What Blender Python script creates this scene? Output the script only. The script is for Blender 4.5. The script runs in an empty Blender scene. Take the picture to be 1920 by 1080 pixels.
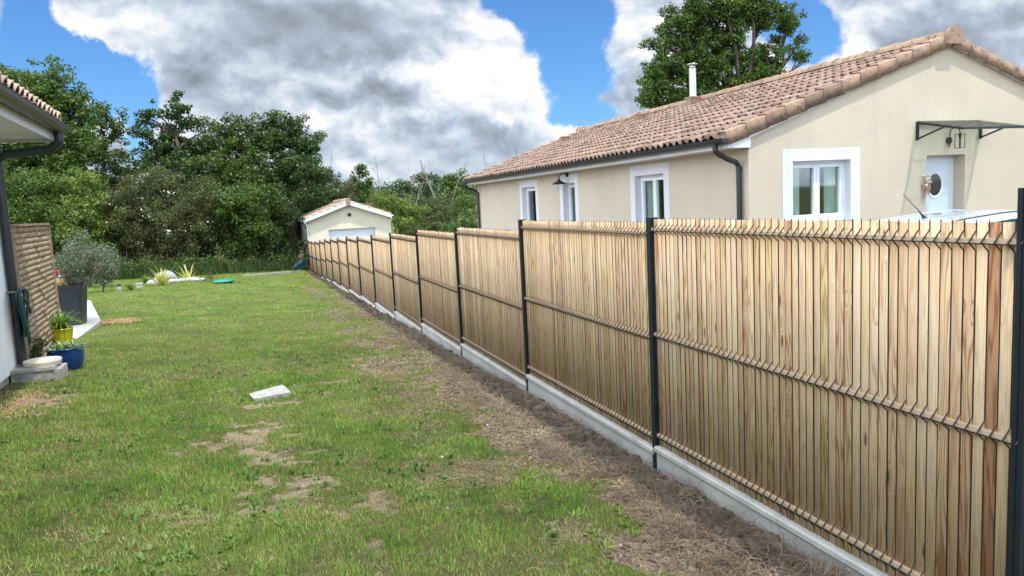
import bpy, math, random
import numpy as np
from mathutils import Vector, Matrix
random.seed(7); rng = np.random.default_rng(11)
S = bpy.context.scene
C = bpy.data.collections.new("place"); S.collection.children.link(C)
rad = math.radians

# ------------------------------------------------------------------ camera
F = 1393.3
RM = np.array([[.94439389, -.32504789, -.04963913],
               [-.08385461, -.09210717, -.99221201],
               [.3179443, .94120143, -.11424221]])
cam = bpy.data.cameras.new("camera"); co = bpy.data.objects.new("camera", cam); C.objects.link(co)
cam.sensor_width = 36; cam.lens = F / 1920 * 36; cam.clip_start = .05; cam.clip_end = 3000
m = Matrix(((RM[0][0], -RM[1][0], -RM[2][0]), (RM[0][1], -RM[1][1], -RM[2][1]), (RM[0][2], -RM[1][2], -RM[2][2])))
co.matrix_world = m.to_4x4(); S.camera = co

def ray(x, y): return RM.T @ np.array([(x - 960) / F, (y - 540) / F, 1.])
def at(x, y, Y):                       # survey: photo direction to a point at distance Y down the garden
    d = ray(x, y); return d * Y / d[1]

# ------------------------------------------------------------------ light
SUN_EL, SUN_AZ = rad(67), rad(149)     # azimuth measured from +Y (down the garden) towards +X
sdir = Vector((math.sin(SUN_AZ) * math.cos(SUN_EL), math.cos(SUN_AZ) * math.cos(SUN_EL), math.sin(SUN_EL)))
sl = bpy.data.lights.new("sun", 'SUN'); sl.energy = 2.5; sl.angle = rad(1.2); sl.color = (1, .95, .86)
so = bpy.data.objects.new("sun", sl); C.objects.link(so)
so.rotation_euler = sdir.to_track_quat('Z', 'Y').to_euler()
S.view_settings.view_transform = 'Standard'; S.view_settings.look = 'None'
S.view_settings.exposure = 0.80; S.view_settings.gamma = 1

# ---- node helper
class NT:
    def __init__(s, nt): s.nt = nt; s.n = nt.nodes; s.l = nt.links
    def new(s, t, **k):
        nd = s.n.new(t)
        for a, b in k.items(): setattr(nd, a, b)
        return nd
    def put(s, sock, v):
        if hasattr(v, 'links') or isinstance(v, bpy.types.NodeSocket): s.l.new(v, sock)
        elif v is not None: sock.default_value = v
    def math(s, op, a, b=None, c=None, clamp=False):
        nd = s.new('ShaderNodeMath', operation=op); nd.use_clamp = clamp
        s.put(nd.inputs[0], a)
        if b is not None: s.put(nd.inputs[1], b)
        if c is not None: s.put(nd.inputs[2], c)
        return nd.outputs[0]
    def vm(s, op, a, b=None, scale=None):
        nd = s.new('ShaderNodeVectorMath', operation=op); s.put(nd.inputs[0], a)
        if b is not None: s.put(nd.inputs[1], b)
        if scale is not None: s.put(nd.inputs['Scale'], scale)
        return nd.outputs['Value'] if op in ('LENGTH', 'DOT_PRODUCT') else nd.outputs[0]
    def noise(s, vec, scale, detail=3, rough=.55, W=None, dist=0, col=False):
        nd = s.new('ShaderNodeTexNoise'); nd.noise_dimensions = '4D' if W is not None else '3D'
        s.put(nd.inputs['Vector'], vec); nd.inputs['Scale'].default_value = scale
        nd.inputs['Detail'].default_value = detail; nd.inputs['Roughness'].default_value = rough
        nd.inputs['Distortion'].default_value = dist
        if W is not None: s.put(nd.inputs['W'], W)
        return nd.outputs['Color'] if col else nd.outputs['Fac']
    def mr(s, v, a, b, c=0., d=1., smooth=True):
        nd = s.new('ShaderNodeMapRange'); nd.interpolation_type = 'SMOOTHSTEP' if smooth else 'LINEAR'
        s.put(nd.inputs[0], v)
        for i, q in enumerate((a, b, c, d)): s.put(nd.inputs[i + 1], q)
        return nd.outputs[0]
    def mix(s, f, a, b, mode='MIX'):
        nd = s.new('ShaderNodeMix', data_type='RGBA', blend_type=mode)
        s.put(nd.inputs[0], f)
        s.put(nd.inputs[6], (*a, 1) if isinstance(a, tuple) else a)
        s.put(nd.inputs[7], (*b, 1) if isinstance(b, tuple) else b)
        return nd.outputs[2]
    def ramp(s, v, stops):
        nd = s.new('ShaderNodeValToRGB'); s.put(nd.inputs[0], v)
        e = nd.color_ramp.elements
        while len(e) < len(stops): e.new(.5)
        for i, (p_, c_) in enumerate(stops): e[i].position = p_; e[i].color = (*c_, 1)
        return nd.outputs[0]
    def xyz(s, v):
        nd = s.new('ShaderNodeSeparateXYZ'); s.put(nd.inputs[0], v); return nd.outputs
    def comb(s, x, y, z):
        nd = s.new('ShaderNodeCombineXYZ')
        for i, q in enumerate((x, y, z)): s.put(nd.inputs[i], q)
        return nd.outputs[0]

# ---- sky: Nishita air with clouds laid out by compass direction
W = bpy.data.worlds.new("World"); S.world = W; W.use_nodes = True
k = NT(W.node_tree); k.n.clear()
sky = k.new('ShaderNodeTexSky', sky_type='NISHITA'); sky.sun_disc = False
sky.sun_elevation = SUN_EL; sky.sun_rotation = SUN_AZ; sky.altitude = 50; sky.air_density = 1.0; sky.dust_density = .4; sky.ozone_density = 2.2
tc = k.new('ShaderNodeTexCoord').outputs['Generated']
dx, dy, dz = k.xyz(tc)
az = k.math('MULTIPLY', k.math('ARCTAN2', dx, dy), 57.2958)
el = k.math('MULTIPLY', k.math('ARCSINE', dz), 57.2958)
P0 = k.comb(az, k.math('MULTIPLY', el, 1.25), 0)
# cloud coordinates: perspective-like stretching towards the horizon
inv = k.math('DIVIDE', 1., k.math('ADD', k.math('MAXIMUM', dz, 0.0), .22))
pc = k.comb(k.math('MULTIPLY', dx, inv), k.math('MULTIPLY', dy, inv), k.math('MULTIPLY', el, .05))
w1 = k.vm('SUBTRACT', k.noise(tc, 7, 5, .6, col=True), (.5, .5, .5))
w2 = k.vm('SUBTRACT', k.noise(tc, 24, 5, .62, col=True), (.5, .5, .5))
P = k.vm('ADD', P0, k.vm('ADD', k.vm('SCALE', w1, scale=6.5), k.vm('SCALE', w2, scale=2.6)))
def azel(x, y):
    d = ray(x, y); d = d / np.linalg.norm(d)
    return math.degrees(math.atan2(d[0], d[1])), 1.25 * math.degrees(math.asin(d[2]))
def blob(x, y, rx, ry, soft=.0, pt=None):
    a, e = azel(x, y)
    v = k.vm('MULTIPLY', k.vm('SUBTRACT', pt or P, (a, e, 0)), (24. / rx, 24. / ry / 1.25, 0))
    return k.mr(k.vm('LENGTH', v), 1.25, soft, 0., 1.)
def fold(lst, start, op='ADD'):
    o = start
    for wgt, b in lst:
        o = k.math('MULTIPLY_ADD', b, wgt, o)
    return o
holes = fold([(1.15, blob(130, 115, 105, 105, 0.)), (1.15, blob(215, 195, 85, 100, 0.)), (1.35, blob(1075, 75, 95, 140, 0.)), (.75, blob(960, 10, 80, 40, 0.)),
              (1.15, blob(1500, 75, 80, 60, 0.)), (.8, blob(1090, 220, 80, 34, 0.)), (.6, blob(1480, -30, 180, 50, 0.)), (.45, blob(60, 30, 60, 60, 0.)),
              (-1.1, blob(170, 30, 80, 50, 0.)), (-1.2, blob(168, 178, 32, 34, 0.)), (-1.2, blob(225, 250, 32, 46, 0.))], 0.)
wt = k.vm('MULTIPLY', k.vm('ADD', tc, k.vm('SCALE', w1, scale=.06)), (1, 1, 1.5))
h0 = k.noise(wt, 11, 6, .52); h1 = k.noise(k.vm('ADD', wt, (.006, 0, .022)), 11, 5, .52)
ns0 = k.noise(wt, 4.5, 3, .5); ns1 = k.noise(k.vm('ADD', wt, (.01, 0, .05)), 4.5, 3, .5)
n1 = k.noise(tc, 9, 8, .58)
cov = k.math('SUBTRACT', k.math('MULTIPLY_ADD', k.math('SUBTRACT', n1, .5), 1.5, k.math('MULTIPLY_ADD', k.math('SUBTRACT', ns0, .5), 1.1, .72)), holes)
# far from the framed part the cover breaks up by itself
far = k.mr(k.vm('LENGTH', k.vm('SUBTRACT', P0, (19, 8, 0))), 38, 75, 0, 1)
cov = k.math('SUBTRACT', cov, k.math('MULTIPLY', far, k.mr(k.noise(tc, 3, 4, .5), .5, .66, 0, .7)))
mask = k.mr(cov, .22, .60)
# cloud light: billows lit from above + big grey bases
relief = k.math('ADD', k.math('MULTIPLY', k.math('SUBTRACT', h0, h1), 1.9), k.math('ADD', k.math('MULTIPLY', k.math('SUBTRACT', ns0, ns1), 1.7), k.math('MULTIPLY', k.math('SUBTRACT', h0, .5), .40)))
soft = fold([(.75, blob(590, 60, 270, 85, .1)), (.5, blob(850, 290, 300, 60, .1)), (.4, blob(1820, 110, 150, 100, .1)), (.4, blob(360, 190, 140, 90, .1))], 0.)
relief = k.math('MULTIPLY', relief, k.math('SUBTRACT', 1.15, k.math('MINIMUM', soft, .80)))
tone = fold([(-.30, blob(560, 55, 290, 80, .0)), (-.20, blob(730, 110, 140, 70, .0)), (-.16, blob(350, 185, 150, 90, .1)), (-.12, blob(640, 230, 190, 60, .0)),
             (.30, blob(930, 120, 110, 120, .1)), (.16, blob(1000, 200, 70, 70, .1)), (.30, blob(190, 60, 120, 70, .1)), (.18, blob(480, 160, 80, 25, 0)),
             (.20, blob(830, 170, 80, 60, 0)), (-.14, blob(1150, 110, 60, 100, .1)), (-.22, blob(1820, 110, 170, 110, .1)), (.20, blob(1560, 60, 140, 60, .1)),
             (.2, blob(1500, 170, 110, 60, .1)), (.25, blob(1090, 15, 60, 30, .1)), (-.10, blob(900, 270, 260, 45, .0)), (-.14, blob(960, 245, 80, 26, 0)),
             (.22, blob(1070, 270, 90, 40, 0)), (.16, blob(650, 300, 120, 22, 0)), (.12, blob(60, 60, 100, 80, 0)), (.22, blob(540, 215, 70, 16, 0)), (.24, blob(640, 152, 60, 22, 0)), (-.12, blob(560, 190, 120, 40, 0)), (.2, blob(870, 215, 120, 30, 0)), (-.12, blob(1010, 150, 40, 50, 0))], .64)
tone = k.math('ADD', tone, relief)
edge = k.mr(cov, .28, .8, .20, 0.)
tone = k.math('ADD', tone, edge, clamp=True)
ccol = k.ramp(tone, [(0., (.22, .25, .295)), (.25, (.33, .375, .45)), (.5, (.47, .545, .66)), (.75, (.71, .78, .87)), (1., (1.0, 1.0, .99))])
skyc = k.mix(1., sky.outputs[0], (.52, .88, 1.28), 'MULTIPLY')
bgs = k.new('ShaderNodeBackground'); k.put(bgs.inputs[0], skyc); bgs.inputs[1].default_value = .072
bgc = k.new('ShaderNodeBackground'); k.put(bgc.inputs[0], ccol); k.put(bgc.inputs[1], k.math('MULTIPLY_ADD', far, k.math('MULTIPLY_ADD', k.math('MAXIMUM', k.math('MULTIPLY', dx, -1.), 0.), 1.7, 1.35), .60))  # off-frame clouds brightened, more so to the left, as added fill on the fence
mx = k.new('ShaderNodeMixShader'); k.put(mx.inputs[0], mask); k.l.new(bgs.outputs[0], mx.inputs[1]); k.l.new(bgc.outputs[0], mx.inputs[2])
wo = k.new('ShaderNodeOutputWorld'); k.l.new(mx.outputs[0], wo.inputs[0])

# ------------------------------------------------------------------ materials
def M(name):
    mt = bpy.data.materials.new(name); mt.use_nodes = True
    k = NT(mt.node_tree); b = mt.node_tree.nodes['Principled BSDF']; k.b = b
    k.out = mt.node_tree.nodes['Material Output']; return mt, k
def objc(k): return k.new('ShaderNodeTexCoord').outputs['Object']
def bump(k, h, st, dist=.01):
    nd = k.new('ShaderNodeBump'); k.put(nd.inputs['Height'], h); nd.inputs['Strength'].default_value = st
    nd.inputs['Distance'].default_value = dist; k.l.new(nd.outputs[0], k.b.inputs['Normal'])
def rnd(k): return k.new('ShaderNodeNewGeometry').outputs['Random Per Island']
def simple(name, col, rough=.6, var=.12, scale=3, metal=0, bst=0, bscale=60, coat=0, spec=.5, dark=None):
    mt, k = M(name); o = objc(k)
    n = k.noise(o, scale, 5, .6)
    c2 = tuple(min(1, c * (1 - var * 2)) for c in col) if dark is None else dark
    c = k.mix(k.mr(n, .35, .7), col, c2); k.put(k.b.inputs['Base Color'], c)
    k.b.inputs['Roughness'].default_value = rough; k.b.inputs['Metallic'].default_value = metal
    k.b.inputs['Specular IOR Level'].default_value = spec
    k.b.inputs['Coat Weight'].default_value = coat
    if bst: bump(k, k.noise(o, bscale, 4, .6), bst, .004)
    return mt
def stucco(name, col, col2, speck=0.05):
    mt, k = M(name); o = objc(k)
    a = k.noise(o, .7, 4, .6); fine = k.noise(o, 55, 4, .7)
    x, y, z = k.xyz(o)
    st = k.noise(k.comb(k.math('MULTIPLY', x, 5), k.math('MULTIPLY', y, 5), k.math('MULTIPLY', z, .5)), 1., 5, .6)
    c = k.mix(k.mr(a, .3, .7), col, col2)
    c = k.mix(k.mr(st, .5, .8, 0, .26), c, (.34, .325, .27))
    c = k.mix(k.mr(fine, .45, .75, 0, speck * 2), c, (.1, .1, .09))
    k.put(k.b.inputs['Base Color'], c); k.b.inputs['Roughness'].default_value = .93; k.b.inputs['Specular IOR Level'].default_value = .2
    bump(k, k.noise(o, 90, 5, .75), .8, .006); return mt
MT = {}
MT['wall_sand'] = stucco('sand_render', (.555, .495, .39), (.50, .445, .35), .13)
MT['wall_garage'] = stucco('cream_render', (.66, .62, .50), (.60, .57, .46), .05)
MT['wall_white'] = stucco('white_render', (.80, .82, .83), (.75, .78, .79), .05)
MT['surround'] = stucco('white_surround', (.64, .66, .69), (.60, .62, .66), .05)
MT['plinth_grey'] = simple('rough_plinth', (.33, .32, .30), .95, .25, 6, bst=.8, bscale=25)
MT['pvc'] = simple('white_pvc', (.72, .77, .84), .35, .04, 2)
MT['fascia'] = simple('white_lacquer_fascia', (.62, .65, .67), .4, .06, 2)
MT['soffit'] = simple('pale_soffit', (.62, .64, .62), .5, .06, 2)
MT['anth'] = simple('anthracite_zinc', (.016, .024, .030), .35, .15, 3, spec=.5)
MT['post'] = simple('anthracite_powder_coat', (.012, .018, .023), .42, .15, 4, spec=.4)
MT['wire'] = simple('dark_wire', (.02, .021, .022), .45, .1, 4)
MT['black'] = simple('black_metal', (.012, .013, .015), .4, .1, 4)
MT['steel'] = simple('brushed_steel', (.50, .52, .55), .28, .08, 6, metal=1)
MT['conc'] = None
mt, k = M('precast_concrete'); o = objc(k); a = k.noise(o, 3, 6, .65); f = k.noise(o, 60, 4, .7)
c = k.mix(k.mr(a, .3, .7), (.585, .57, .53), (.45, .44, .41)); c = k.mix(k.mr(k.noise(o, 28, 5, .75), .55, .72, 0, .7), c, (.30, .31, .30)); c = k.mix(k.mr(f, .55, .75, 0, .5), c, (.22, .23, .22))
st = k.noise(k.vm('MULTIPLY', o, (1, 6, .8)), 3, 4, .6); c = k.mix(k.mr(st, .55, .8, 0, .5), c, (.22, .20, .17))
k.put(k.b.inputs['Base Color'], c); k.b.inputs['Roughness'].default_value = .9; bump(k, f, .6, .004); MT['conc'] = mt
MT['pale_conc'] = simple('pale_slab', (.37, .365, .34), .9, .14, 14, bst=.6, bscale=80)
MT['block'] = simple('concrete_block', (.36, .35, .32), .95, .25, 9, bst=.9, bscale=60)
MT['stone'] = simple('cream_stone', (.66, .60, .48), .85, .12, 8, bst=.5, bscale=50)
MT['rock'] = simple('white_rock', (.42, .43, .42), .9, .2, 3, bst=.7, bscale=9)
MT['blue'] = simple('blue_glaze', (.006, .055, .24), .22, .3, 6, coat=.4)
MT['yellow'] = simple('yellow_glaze', (.50, .47, .02), .25, .12, 5, coat=.3)
MT['planter'] = simple('anthracite_planter', (.022, .030, .040), .5, .12, 4)
MT['greenpot'] = simple('pale_green_pot', (.17, .36, .24), .5, .1, 4)
MT['hose'] = simple('green_hose', (.004, .055, .050), .35, .2, 20)
MT['greenlid'] = simple('green_plastic', (.01, .27, .20), .4, .12, 4)
MT['barrow'] = simple('teal_paint', (.005, .07, .09), .45, .15, 6)
MT['soilpot'] = simple('potting_soil', (.06, .042, .03), 1, .3, 30, bst=1, bscale=70)
MT['bark'] = simple('bark', (.10, .078, .055), .95, .25, 8, bst=1, bscale=20)
MT['deadwood'] = simple('dead_bark', (.26, .23, .19), .95, .2, 8)
MT['rubber'] = simple('tyre_rubber', (.02, .02, .02), .8, .1, 5)
MT['carpaint'] = simple('pale_blue_car_paint', (.52, .62, .72), .22, .03, 1, coat=1)
MT['curtain'] = simple('net_curtain', (.80, .84, .82), .9, .06, 6)
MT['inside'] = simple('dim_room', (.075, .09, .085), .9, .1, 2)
MT['door'] = simple('white_door', (.62, .72, .80), .35, .03, 2)
MT['brass'] = simple('dull_brass', (.35, .30, .22), .4, .15, 9, metal=.8)
MT['ribbon'] = simple('straw_ribbon', (.46, .26, .17), .8, .2, 20)
MT['cloth'] = simple('pale_cloth', (.55, .50, .44), .9, .2, 20)
MT['bbq'] = simple('grey_lid', (.33, .36, .36), .4, .12, 5)
MT['straw'] = None

def glass(name, tint, trans=.55):
    mt, k = M(name); k.n.remove(k.b)
    t = k.new('ShaderNodeBsdfTransparent'); t.inputs[0].default_value = (*tint, 1)
    g = k.new('ShaderNodeBsdfGlossy'); g.inputs['Roughness'].default_value = .03
    fr = k.new('ShaderNodeFresnel'); fr.inputs[0].default_value = 1.5
    bf = k.new('ShaderNodeNewGeometry').outputs['Backfacing']; f = k.math('MULTIPLY_ADD', k.math('MULTIPLY', fr.outputs[0], k.math('SUBTRACT', 1., bf)), .8, max(.0, .96 - trans - .45))
    mx = k.new('ShaderNodeMixShader'); k.put(mx.inputs[0], f); k.l.new(t.outputs[0], mx.inputs[1]); k.l.new(g.outputs[0], mx.inputs[2])
    k.l.new(mx.outputs[0], k.out.inputs[0]); return mt
MT['glass'] = glass('window_glass', (.82, .90, .87), .40)
MT['carglass'] = glass('tinted_glass', (.28, .38, .34), .48)
MT['bulb'] = glass('clear_glass', (.9, .92, .92), .58)

def tilemat(name, a, b, c_, stain):
    mt, k = M(name); o = objc(k); r = rnd(k)
    c = k.ramp(r, [(0, a), (.45, b), (.8, c_), (1, (c_[0] * .62, c_[1] * .62, c_[2] * .66))])
    n = k.noise(o, 11, 6, .7, W=k.math('MULTIPLY', r, 3.)); f = k.noise(o, 70, 3, .7)
    c = k.mix(k.mr(n, .47, .68, 0, stain), c, (.07, .058, .048))
    c = k.mix(k.mr(f, .5, .75, 0, .35), c, (.42, .36, .29))
    k.put(k.b.inputs['Base Color'], c); k.b.inputs['Roughness'].default_value = .9; bump(k, f, .5, .004); return mt
MT['tile'] = tilemat('roman_tiles', (.36, .245, .18), (.30, .195, .14), (.22, .135, .10), 1.)
MT['verge'] = tilemat('verge_tiles', (.34, .225, .15), (.31, .205, .135), (.27, .175, .115), .97)
MT['under'] = simple('roof_underlay', (.055, .045, .04), .95, .1, 5)

# larch slats: growth rings as contour lines of a stretched noise, knots, per-slat tone
mt, k = M('larch'); o = objc(k); r = rnd(k)
inf = k.new('ShaderNodeObjectInfo').outputs['Random']
r2 = k.math('FRACT', k.math('ADD', k.math('MULTIPLY', r, 17.31), k.math('MULTIPLY', inf, 5.7)))
Wv = k.math('MULTIPLY', r2, 60.)
x, y, z = k.xyz(o)
g = k.comb(k.math('MULTIPLY', x, 6.), k.math('MULTIPLY', y, 13.), k.math('MULTIPLY', z, .75))
vor = k.new('ShaderNodeTexVoronoi', voronoi_dimensions='4D'); k.put(vor.inputs['Vector'], k.comb(0., k.math('MULTIPLY', y, 14.), k.math('MULTIPLY', z, 4.2))); k.put(vor.inputs['W'], k.math('MULTIPLY', r2, 9.)); vor.inputs['Scale'].default_value = 1.
kd = vor.outputs['Distance']
kn = k.mr(kd, .12, .36, 1., 0.)
n = k.noise(g, 1., 2.5, .5, W=Wv)
nn = k.math('ADD', n, k.math('MULTIPLY', kn, .16))
ring = k.math('PINGPONG', k.math('MULTIPLY', nn, 15.), .5)
ring = k.mr(ring, .18, .5, 0., 1.)
fib = k.noise(k.comb(0., k.math('MULTIPLY', y, 300.), k.math('MULTIPLY', z, 7.)), 1., 3, .6, W=Wv)
base = k.mix(1., k.ramp(r2, [(0, (.60, .46, .29)), (.2, (.68, .56, .385)), (.38, (.56, .40, .25)), (.52, (.66, .53, .36)), (.64, (.56, .44, .245)), (.80, (.62, .48, .33)), (.90, (.53, .37, .235)), (.96, (.55, .39, .27)), (1, (.38, .22, .12))]), (.93, .89, .835), 'MULTIPLY')
late = k.mix(1., base, (.52, .36, .24), 'MULTIPLY')
c = k.mix(k.math('MULTIPLY', ring, k.mr(r2, .2, .9, .35, .95)), base, late)
c = k.mix(k.mr(fib, .4, .7, 0, .35), c, late)
c = k.mix(k.mr(kd, .08, .20, .9, 0.), c, (.13, .06, .03))
c = k.mix(k.mr(k.noise(o, 1.6, 3, .5, W=Wv), .45, .75, 0, .22), c, (.36, .27, .17))
k.put(k.b.inputs['Base Color'], c); k.b.inputs['Roughness'].default_value = .72; k.b.inputs['Specular IOR Level'].default_value = .25
bump(k, k.math('ADD', ring, fib), .25, .001); MT['larch'] = mt
mt, k = M('batten_wood'); o = objc(k); x, y, z = k.xyz(o)
fib = k.noise(k.comb(k.math('MULTIPLY', x, 60.), k.math('MULTIPLY', y, 3.), k.math('MULTIPLY', z, 60.)), 1., 4, .6)
inf = k.new('ShaderNodeObjectInfo').outputs['Random']
k.put(k.b.inputs['Base Color'], k.mix(fib, k.ramp(inf, [(0, (.72, .56, .36)), (.7, (.66, .49, .31)), (1, (.56, .34, .21))]), (.42, .30, .19))); k.b.inputs['Roughness'].default_value = .7; MT['batten'] = mt
# weathered woven wood
mt, k = M('weathered_wood'); o = objc(k); r = rnd(k); x, y, z = k.xyz(o)
fib = k.noise(k.comb(k.math('MULTIPLY', x, 20), k.math('MULTIPLY', y, 4.), k.math('MULTIPLY', z, 90.)), 1., 5, .65, W=k.math('MULTIPLY', r, 30.))
c = k.ramp(r, [(0, (.38, .27, .17)), (.4, (.33, .225, .14)), (.7, (.41, .31, .21)), (1, (.33, .205, .12))])
c = k.mix(k.mr(fib, .35, .7), c, (.13, .10, .075)); c = k.mix(k.mr(k.noise(o, 6, 3, .5, W=k.math('MULTIPLY', r, 11.)), .5, .7, 0, .35), c, (.38, .32, .25))
k.put(k.b.inputs['Base Color'], c); k.b.inputs['Roughness'].default_value = .9; MT['weathered'] = mt

def leafmat(name, cols, trans=.28, big=.5, gloss=.42, cl=1.2):
    mt, k = M(name); o = objc(k); r = rnd(k)
    v = k.math('ADD', k.math('MULTIPLY', r, .65), k.math('MULTIPLY', k.math('SUBTRACT', k.noise(o, cl, 3, .6), .5), 1.3))
    v = k.math('ADD', v, .17, clamp=True)
    c = k.ramp(v, [(i / (len(cols) - 1), q) for i, q in enumerate(cols)])
    k.put(k.b.inputs['Base Color'], c); k.b.inputs['Roughness'].default_value = gloss; k.b.inputs['Specular IOR Level'].default_value = .35
    t = k.new('ShaderNodeBsdfTranslucent'); k.put(t.inputs[0], k.mix(1., c, (1.5, 1.55, .7), 'MULTIPLY'))
    mx = k.new('ShaderNodeMixShader'); mx.inputs[0].default_value = trans
    k.l.new(k.b.outputs[0], mx.inputs[1]); k.l.new(t.outputs[0], mx.inputs[2]); k.l.new(mx.outputs[0], k.out.inputs[0]); return mt
MT['oak'] = leafmat('oak_leaves', [(.016, .036, .008), (.040, .082, .014), (.080, .135, .022), (.145, .20, .036)])
MT['oak2'] = leafmat('ash_leaves', [(.018, .038, .009), (.042, .080, .016), (.082, .128, .026), (.135, .185, .042)])
MT['acacia'] = leafmat('dark_leaves', [(.011, .027, .008), (.026, .058, .014), (.052, .096, .022), (.095, .15, .038)])
MT['olivebush'] = leafmat('hawthorn_leaves', [(.030, .036, .012), (.055, .066, .022), (.085, .10, .034), (.13, .15, .052)])
MT['bright'] = leafmat('young_leaves', [(.04, .07, .014), (.09, .145, .026), (.15, .215, .042), (.23, .30, .065)])
MT['oliveleaf'] = leafmat('olive_tree_leaves', [(.045, .065, .035), (.08, .105, .062), (.13, .16, .10), (.22, .255, .18)], .12)
MT['farleaf'] = leafmat('distant_leaves', [(.030, .055, .026), (.045, .080, .034), (.065, .105, .042), (.09, .135, .05)], .1, cl=.15)
MT['blossom'] = simple('white_blossom', (.75, .74, .62), .8, .05, 3)
MT['strap'] = leafmat('strap_leaves', [(.06, .13, .02), (.10, .20, .03), (.17, .28, .05), (.24, .36, .08)], .25)
MT['phormium'] = leafmat('variegated_leaves', [(.20, .24, .06), (.42, .44, .14), (.55, .54, .22), (.22, .13, .07)], .2)
MT['succulent'] = leafmat('grey_green_leaves', [(.10, .19, .07), (.17, .28, .11), (.25, .36, .16), (.34, .44, .22)], .15)
MT['redflower'] = simple('red_petals', (.60, .02, .05), .6, .1, 9)
MT['orangeflower'] = simple('orange_petals', (.75, .30, .02), .6, .1, 9)

def grassmat(name, cols, trans=.25):
    mt, k = M(name); o = objc(k); r = rnd(k)
    n1 = k.noise(o, .9, 3, .6); n2 = k.noise(k.vm('ADD', o, (7, 3, 0)), 3.1, 4, .65)
    v = k.math('ADD', k.math('MULTIPLY', r, .45), k.math('ADD', k.math('MULTIPLY', k.math('SUBTRACT', n1, .5), 1.1), k.math('MULTIPLY', k.math('SUBTRACT', n2, .5), 1.5)))
    v = k.math('ADD', v, .27, clamp=True)
    c = k.ramp(v, [(i / (len(cols) - 1), q) for i, q in enumerate(cols)])
    k.put(k.b.inputs['Base Color'], c); k.b.inputs['Roughness'].default_value = .5; k.b.inputs['Specular IOR Level'].default_value = .3
    t = k.new('ShaderNodeBsdfTranslucent'); k.put(t.inputs[0], k.mix(1., c, (1.4, 1.4, .7), 'MULTIPLY'))
    mx = k.new('ShaderNodeMixShader'); mx.inputs[0].default_value = trans
    k.l.new(k.b.outputs[0], mx.inputs[1]); k.l.new(t.outputs[0], mx.inputs[2]); k.l.new(mx.outputs[0], k.out.inputs[0]); return mt
MT['grass'] = grassmat('lawn_blades', [(.05, .12, .030), (.115, .225, .038), (.195, .32, .055), (.28, .37, .09), (.41, .40, .18)])
MT['drygrass'] = grassmat('dry_blades', [(.20, .15, .075), (.30, .235, .12), (.40, .32, .17), (.50, .42, .25)], .1)
MT['litter'] = grassmat('root_litter', [(.065, .048, .034), (.14, .105, .074), (.23, .18, .13), (.38, .31, .22)], .0)
MT['tallgrass'] = grassmat('tall_weeds', [(.012, .028, .010), (.028, .055, .015), (.055, .09, .022), (.10, .14, .045)], .25)
MT['weed'] = grassmat('weed_leaves', [(.05, .11, .03), (.08, .16, .035), (.12, .21, .05), (.18, .27, .08)], .2)
MT['mulch'] = grassmat('bark_mulch', [(.28, .17, .08), (.42, .27, .14), (.52, .36, .2), (.60, .46, .3)], 0)

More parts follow.
